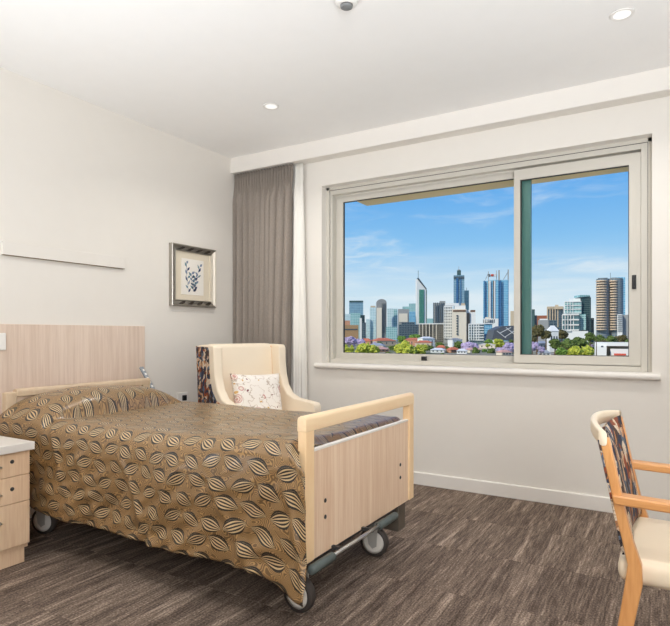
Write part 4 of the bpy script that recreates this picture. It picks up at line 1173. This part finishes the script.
tl = [(349, 470, 345.6, 8, G_lime, 'yellow-green tree at the bottom left corner of the window view'),
      (366.5, 440, 341.5, 14, G_lime, 'broad yellow-green tree second from the left of the fixed pane'),
      (405, 460, 338.8, 13, G_lime, 'large lime-green tree below the spired tower'),
      (420, 470, 342.5, 9, G_lime, 'lime-green tree just left of the black window stop'),
      (394, 570, 344, 6, G_green, 'small dark green tree left of the large lime tree'),
      (352, 620, 335.4, 8, G_lilac, 'lilac blossoming tree at the left edge of the fixed pane'),
      (361, 640, 338.0, 6, G_lilac, 'smaller lilac tree beside the terracotta roofs at left'),
      (416, 900, 331.6, 8, G_bright, 'bright green tree above the terracotta roofs below the spired tower'),
      (402, 860, 335, 6, G_bright, 'low green tree left of the bright tree over the roofs'),
      (440, 620, 341, 6, G_green, 'green tree right of the window stop'),
      (430, 560, 346, 5, G_green, 'small green tree directly above the window stop'),
      (459, 640, 339.5, 7, G_green, 'green palm-like tree below the cream slab building'),
      (469, 600, 340.5, 10, G_lilac, 'wide lilac tree below the cream slab building'),
      (476, 480, 346.5, 6, G_green, 'dark green tree below the wide lilac tree'),
      (489, 760, 338, 6, G_bright, 'yellowish green tree left of the arena roof'),
      (499, 700, 337.5, 7, G_lime, 'lime tree under the arena roof'),
      (491, 480, 347, 5, G_green, 'small green tree left of the lilac tree by the mullion'),
      (509, 470, 340.0, 9, G_lilac, 'lilac tree against the mullion of the fixed pane'),
      (501, 500, 346, 6, G_lilac, 'low lilac tree left of the mullion tree'),
      (484, 520, 348, 5, G_bright, 'small bright green tree at the lower frame beneath the blue block'),
      (537, 420, 323, 10, G_dark, 'tall olive tree at the left of the sliding pane'),
      (531, 400, 332, 8, G_dark, 'olive tree at the left edge of the sliding pane'),
      (546, 470, 329, 7, G_dark, 'dark olive tree left of the gabled house'),
      (532, 330, 341, 7, G_lilac, 'lilac tree at the bottom left of the sliding pane'),
      (541, 360, 345.5, 5, G_lilac, 'small lilac tree beside the olive tree in the sliding pane'),
      (562, 620, 328.5, 7, G_dark, 'dark tree right of the gabled white house'),
      (555, 420, 338, 8, G_green, 'green tree below the gabled white house'),
      (568, 460, 336.5, 9, G_green, 'green tree under the white hall'),
      (581, 470, 335.5, 9, G_green, 'green tree right of the white hall front'),
      (590, 560, 331.5, 7, G_green, 'tall green tree at the right end of the white hall'),
      (561, 380, 346, 8, G_bright, 'bright green bush low in the sliding pane'),
      (575, 390, 344.5, 9, G_lime, 'yellow-green tree low in the middle of the sliding pane'),
      (587, 400, 343.5, 9, G_lime, 'yellow-green tree beside the white modern building'),
      (600, 650, 333.5, 7, G_green, 'green tree below the left round tower'),
      (611, 580, 334.5, 8, G_green, 'green tree below the right round tower'),
      (622, 600, 333.5, 8, G_dark, 'dark tree below the narrow white block'),
      (630, 540, 336.5, 7, G_green, 'green tree at the right edge of the sliding pane'),
      (604, 520, 338.5, 6, G_dark, 'low dark tree behind the roof of the modern building'),
      (443, 440, 352.5, 4, G_green, 'tiny green shrub at the lower frame right of the window stop'),
      (388, 440, 350, 6, G_green, 'low green shrub at the lower frame between lime trees')]
for i, (u, d, wt, rp, mt, lb) in enumerate(tl):
    tree(u, d, wt, rp, mt, lb, i * 1.7 + 1, group='trees beyond the window')
rf_ = random.Random(11)
for i in range(34):
    u = rf_.uniform(345, 512) if i < 20 else rf_.uniform(529, 628)
    d = rf_.uniform(560, 900); wt = 334.3 + FP * 16.1 / d - rf_.uniform(3.5, 7)
    tree(u, d, wt, rf_.uniform(2.5, 4.5), rf_.choice([G_green, G_green, G_bright, G_dark, G_lime, G_lilac]), 'small leafy tree scattered among the suburban houses', i * 2.3 + 60, group='small trees among the houses', nb=6)
po = thing('palm_tree', 'slender palm in front of the white modern building', 'tree', far(596.3, 400, GZ), 0)
zp = zat(338, 400) - GZ
MB().tube([(0, 0, 0), (.1, 0, zp * .5), (0, 0, zp)], [.35, .28, .22], 7).build('trunk', F_trunk, po)
mb = MB()
for q in range(12):
    a = q * PI / 6; dx, dy = math.cos(a), math.sin(a)
    mb.tube([(0, 0, zp), (dx * 1.2, dy * 1.2, zp + .7), (dx * 2.4, dy * 2.4, zp + .1), (dx * 2.9, dy * 2.9, zp - .9)], [.15, .35, .3, .05], 5)
mb.build('frond', G_green, po)

# woodland and roofs going on beyond what the window frames: uncountable, one object each
rs_ = random.Random(5)
tb = bmesh.new(); bmesh.ops.create_icosphere(tb, subdivisions=2, radius=1)
ico_v = [v.co.copy() for v in tb.verts]; ico_f = [[v.index for v in f.verts] for f in tb.faces]; tb.free()
WV, WF, RV, RF = [], [], [], []
for i in range(2600):
    u = rs_.uniform(-900, 1500); d = 60 * (33 ** (rs_.random() ** .75))
    if 330 < u < 645 and d > 190: continue
    c = far(u, d, GZ); r = rs_.uniform(2.5, 5.5)
    if i % 5 == 0:
        w2 = rs_.uniform(5, 9); n0 = len(RV); L2 = w2 * .8
        for y_ in (-L2, L2):
            for x_, z_ in ((-w2, 0), (w2, 0), (w2, 3), (0, 5.4), (-w2, 3)): RV.append((c.x + x_, c.y + y_, GZ + z_))
        RF += [tuple(n0 + k_ for k_ in (0, 1, 2, 3, 4)), tuple(n0 + k_ for k_ in (9, 8, 7, 6, 5))]
        RF += [(n0 + k_, n0 + 5 + k_, n0 + 5 + (k_ + 1) % 5, n0 + (k_ + 1) % 5) for k_ in range(5)]
        continue
    for q in range(3):
        n0 = len(WV); ox, oy, oz = rs_.uniform(-r, r) * .6, rs_.uniform(-r, r) * .6, rs_.uniform(.6, 1.3) * r
        sd3 = Vector((i, q, 0))
        for v in ico_v:
            k_ = r * .75 * (1 + .5 * noise.noise(v * 2.6 + sd3))
            WV.append((c.x + ox + v.x * k_, c.y + oy + v.y * k_, GZ + oz + v.z * k_))
        WF += [[a_ + n0 for a_ in f_] for f_ in ico_f]
def raw(n, V, F_, mat):
    me = bpy.data.meshes.new(n); me.from_pydata(V, [], F_); me.materials.append(mat)
    o = bpy.data.objects.new(n, me); col.objects.link(o); o['kind'] = 'stuff'; return o
o = raw('woodland', WV, WF, G_green); tag(o, 'green treetops spreading below the window and to both sides', 'trees')
o = raw('far_roofs', RV, RF, F_roofred); tag(o, 'scattered low roofs spreading among the treetops below the window', 'roofs')
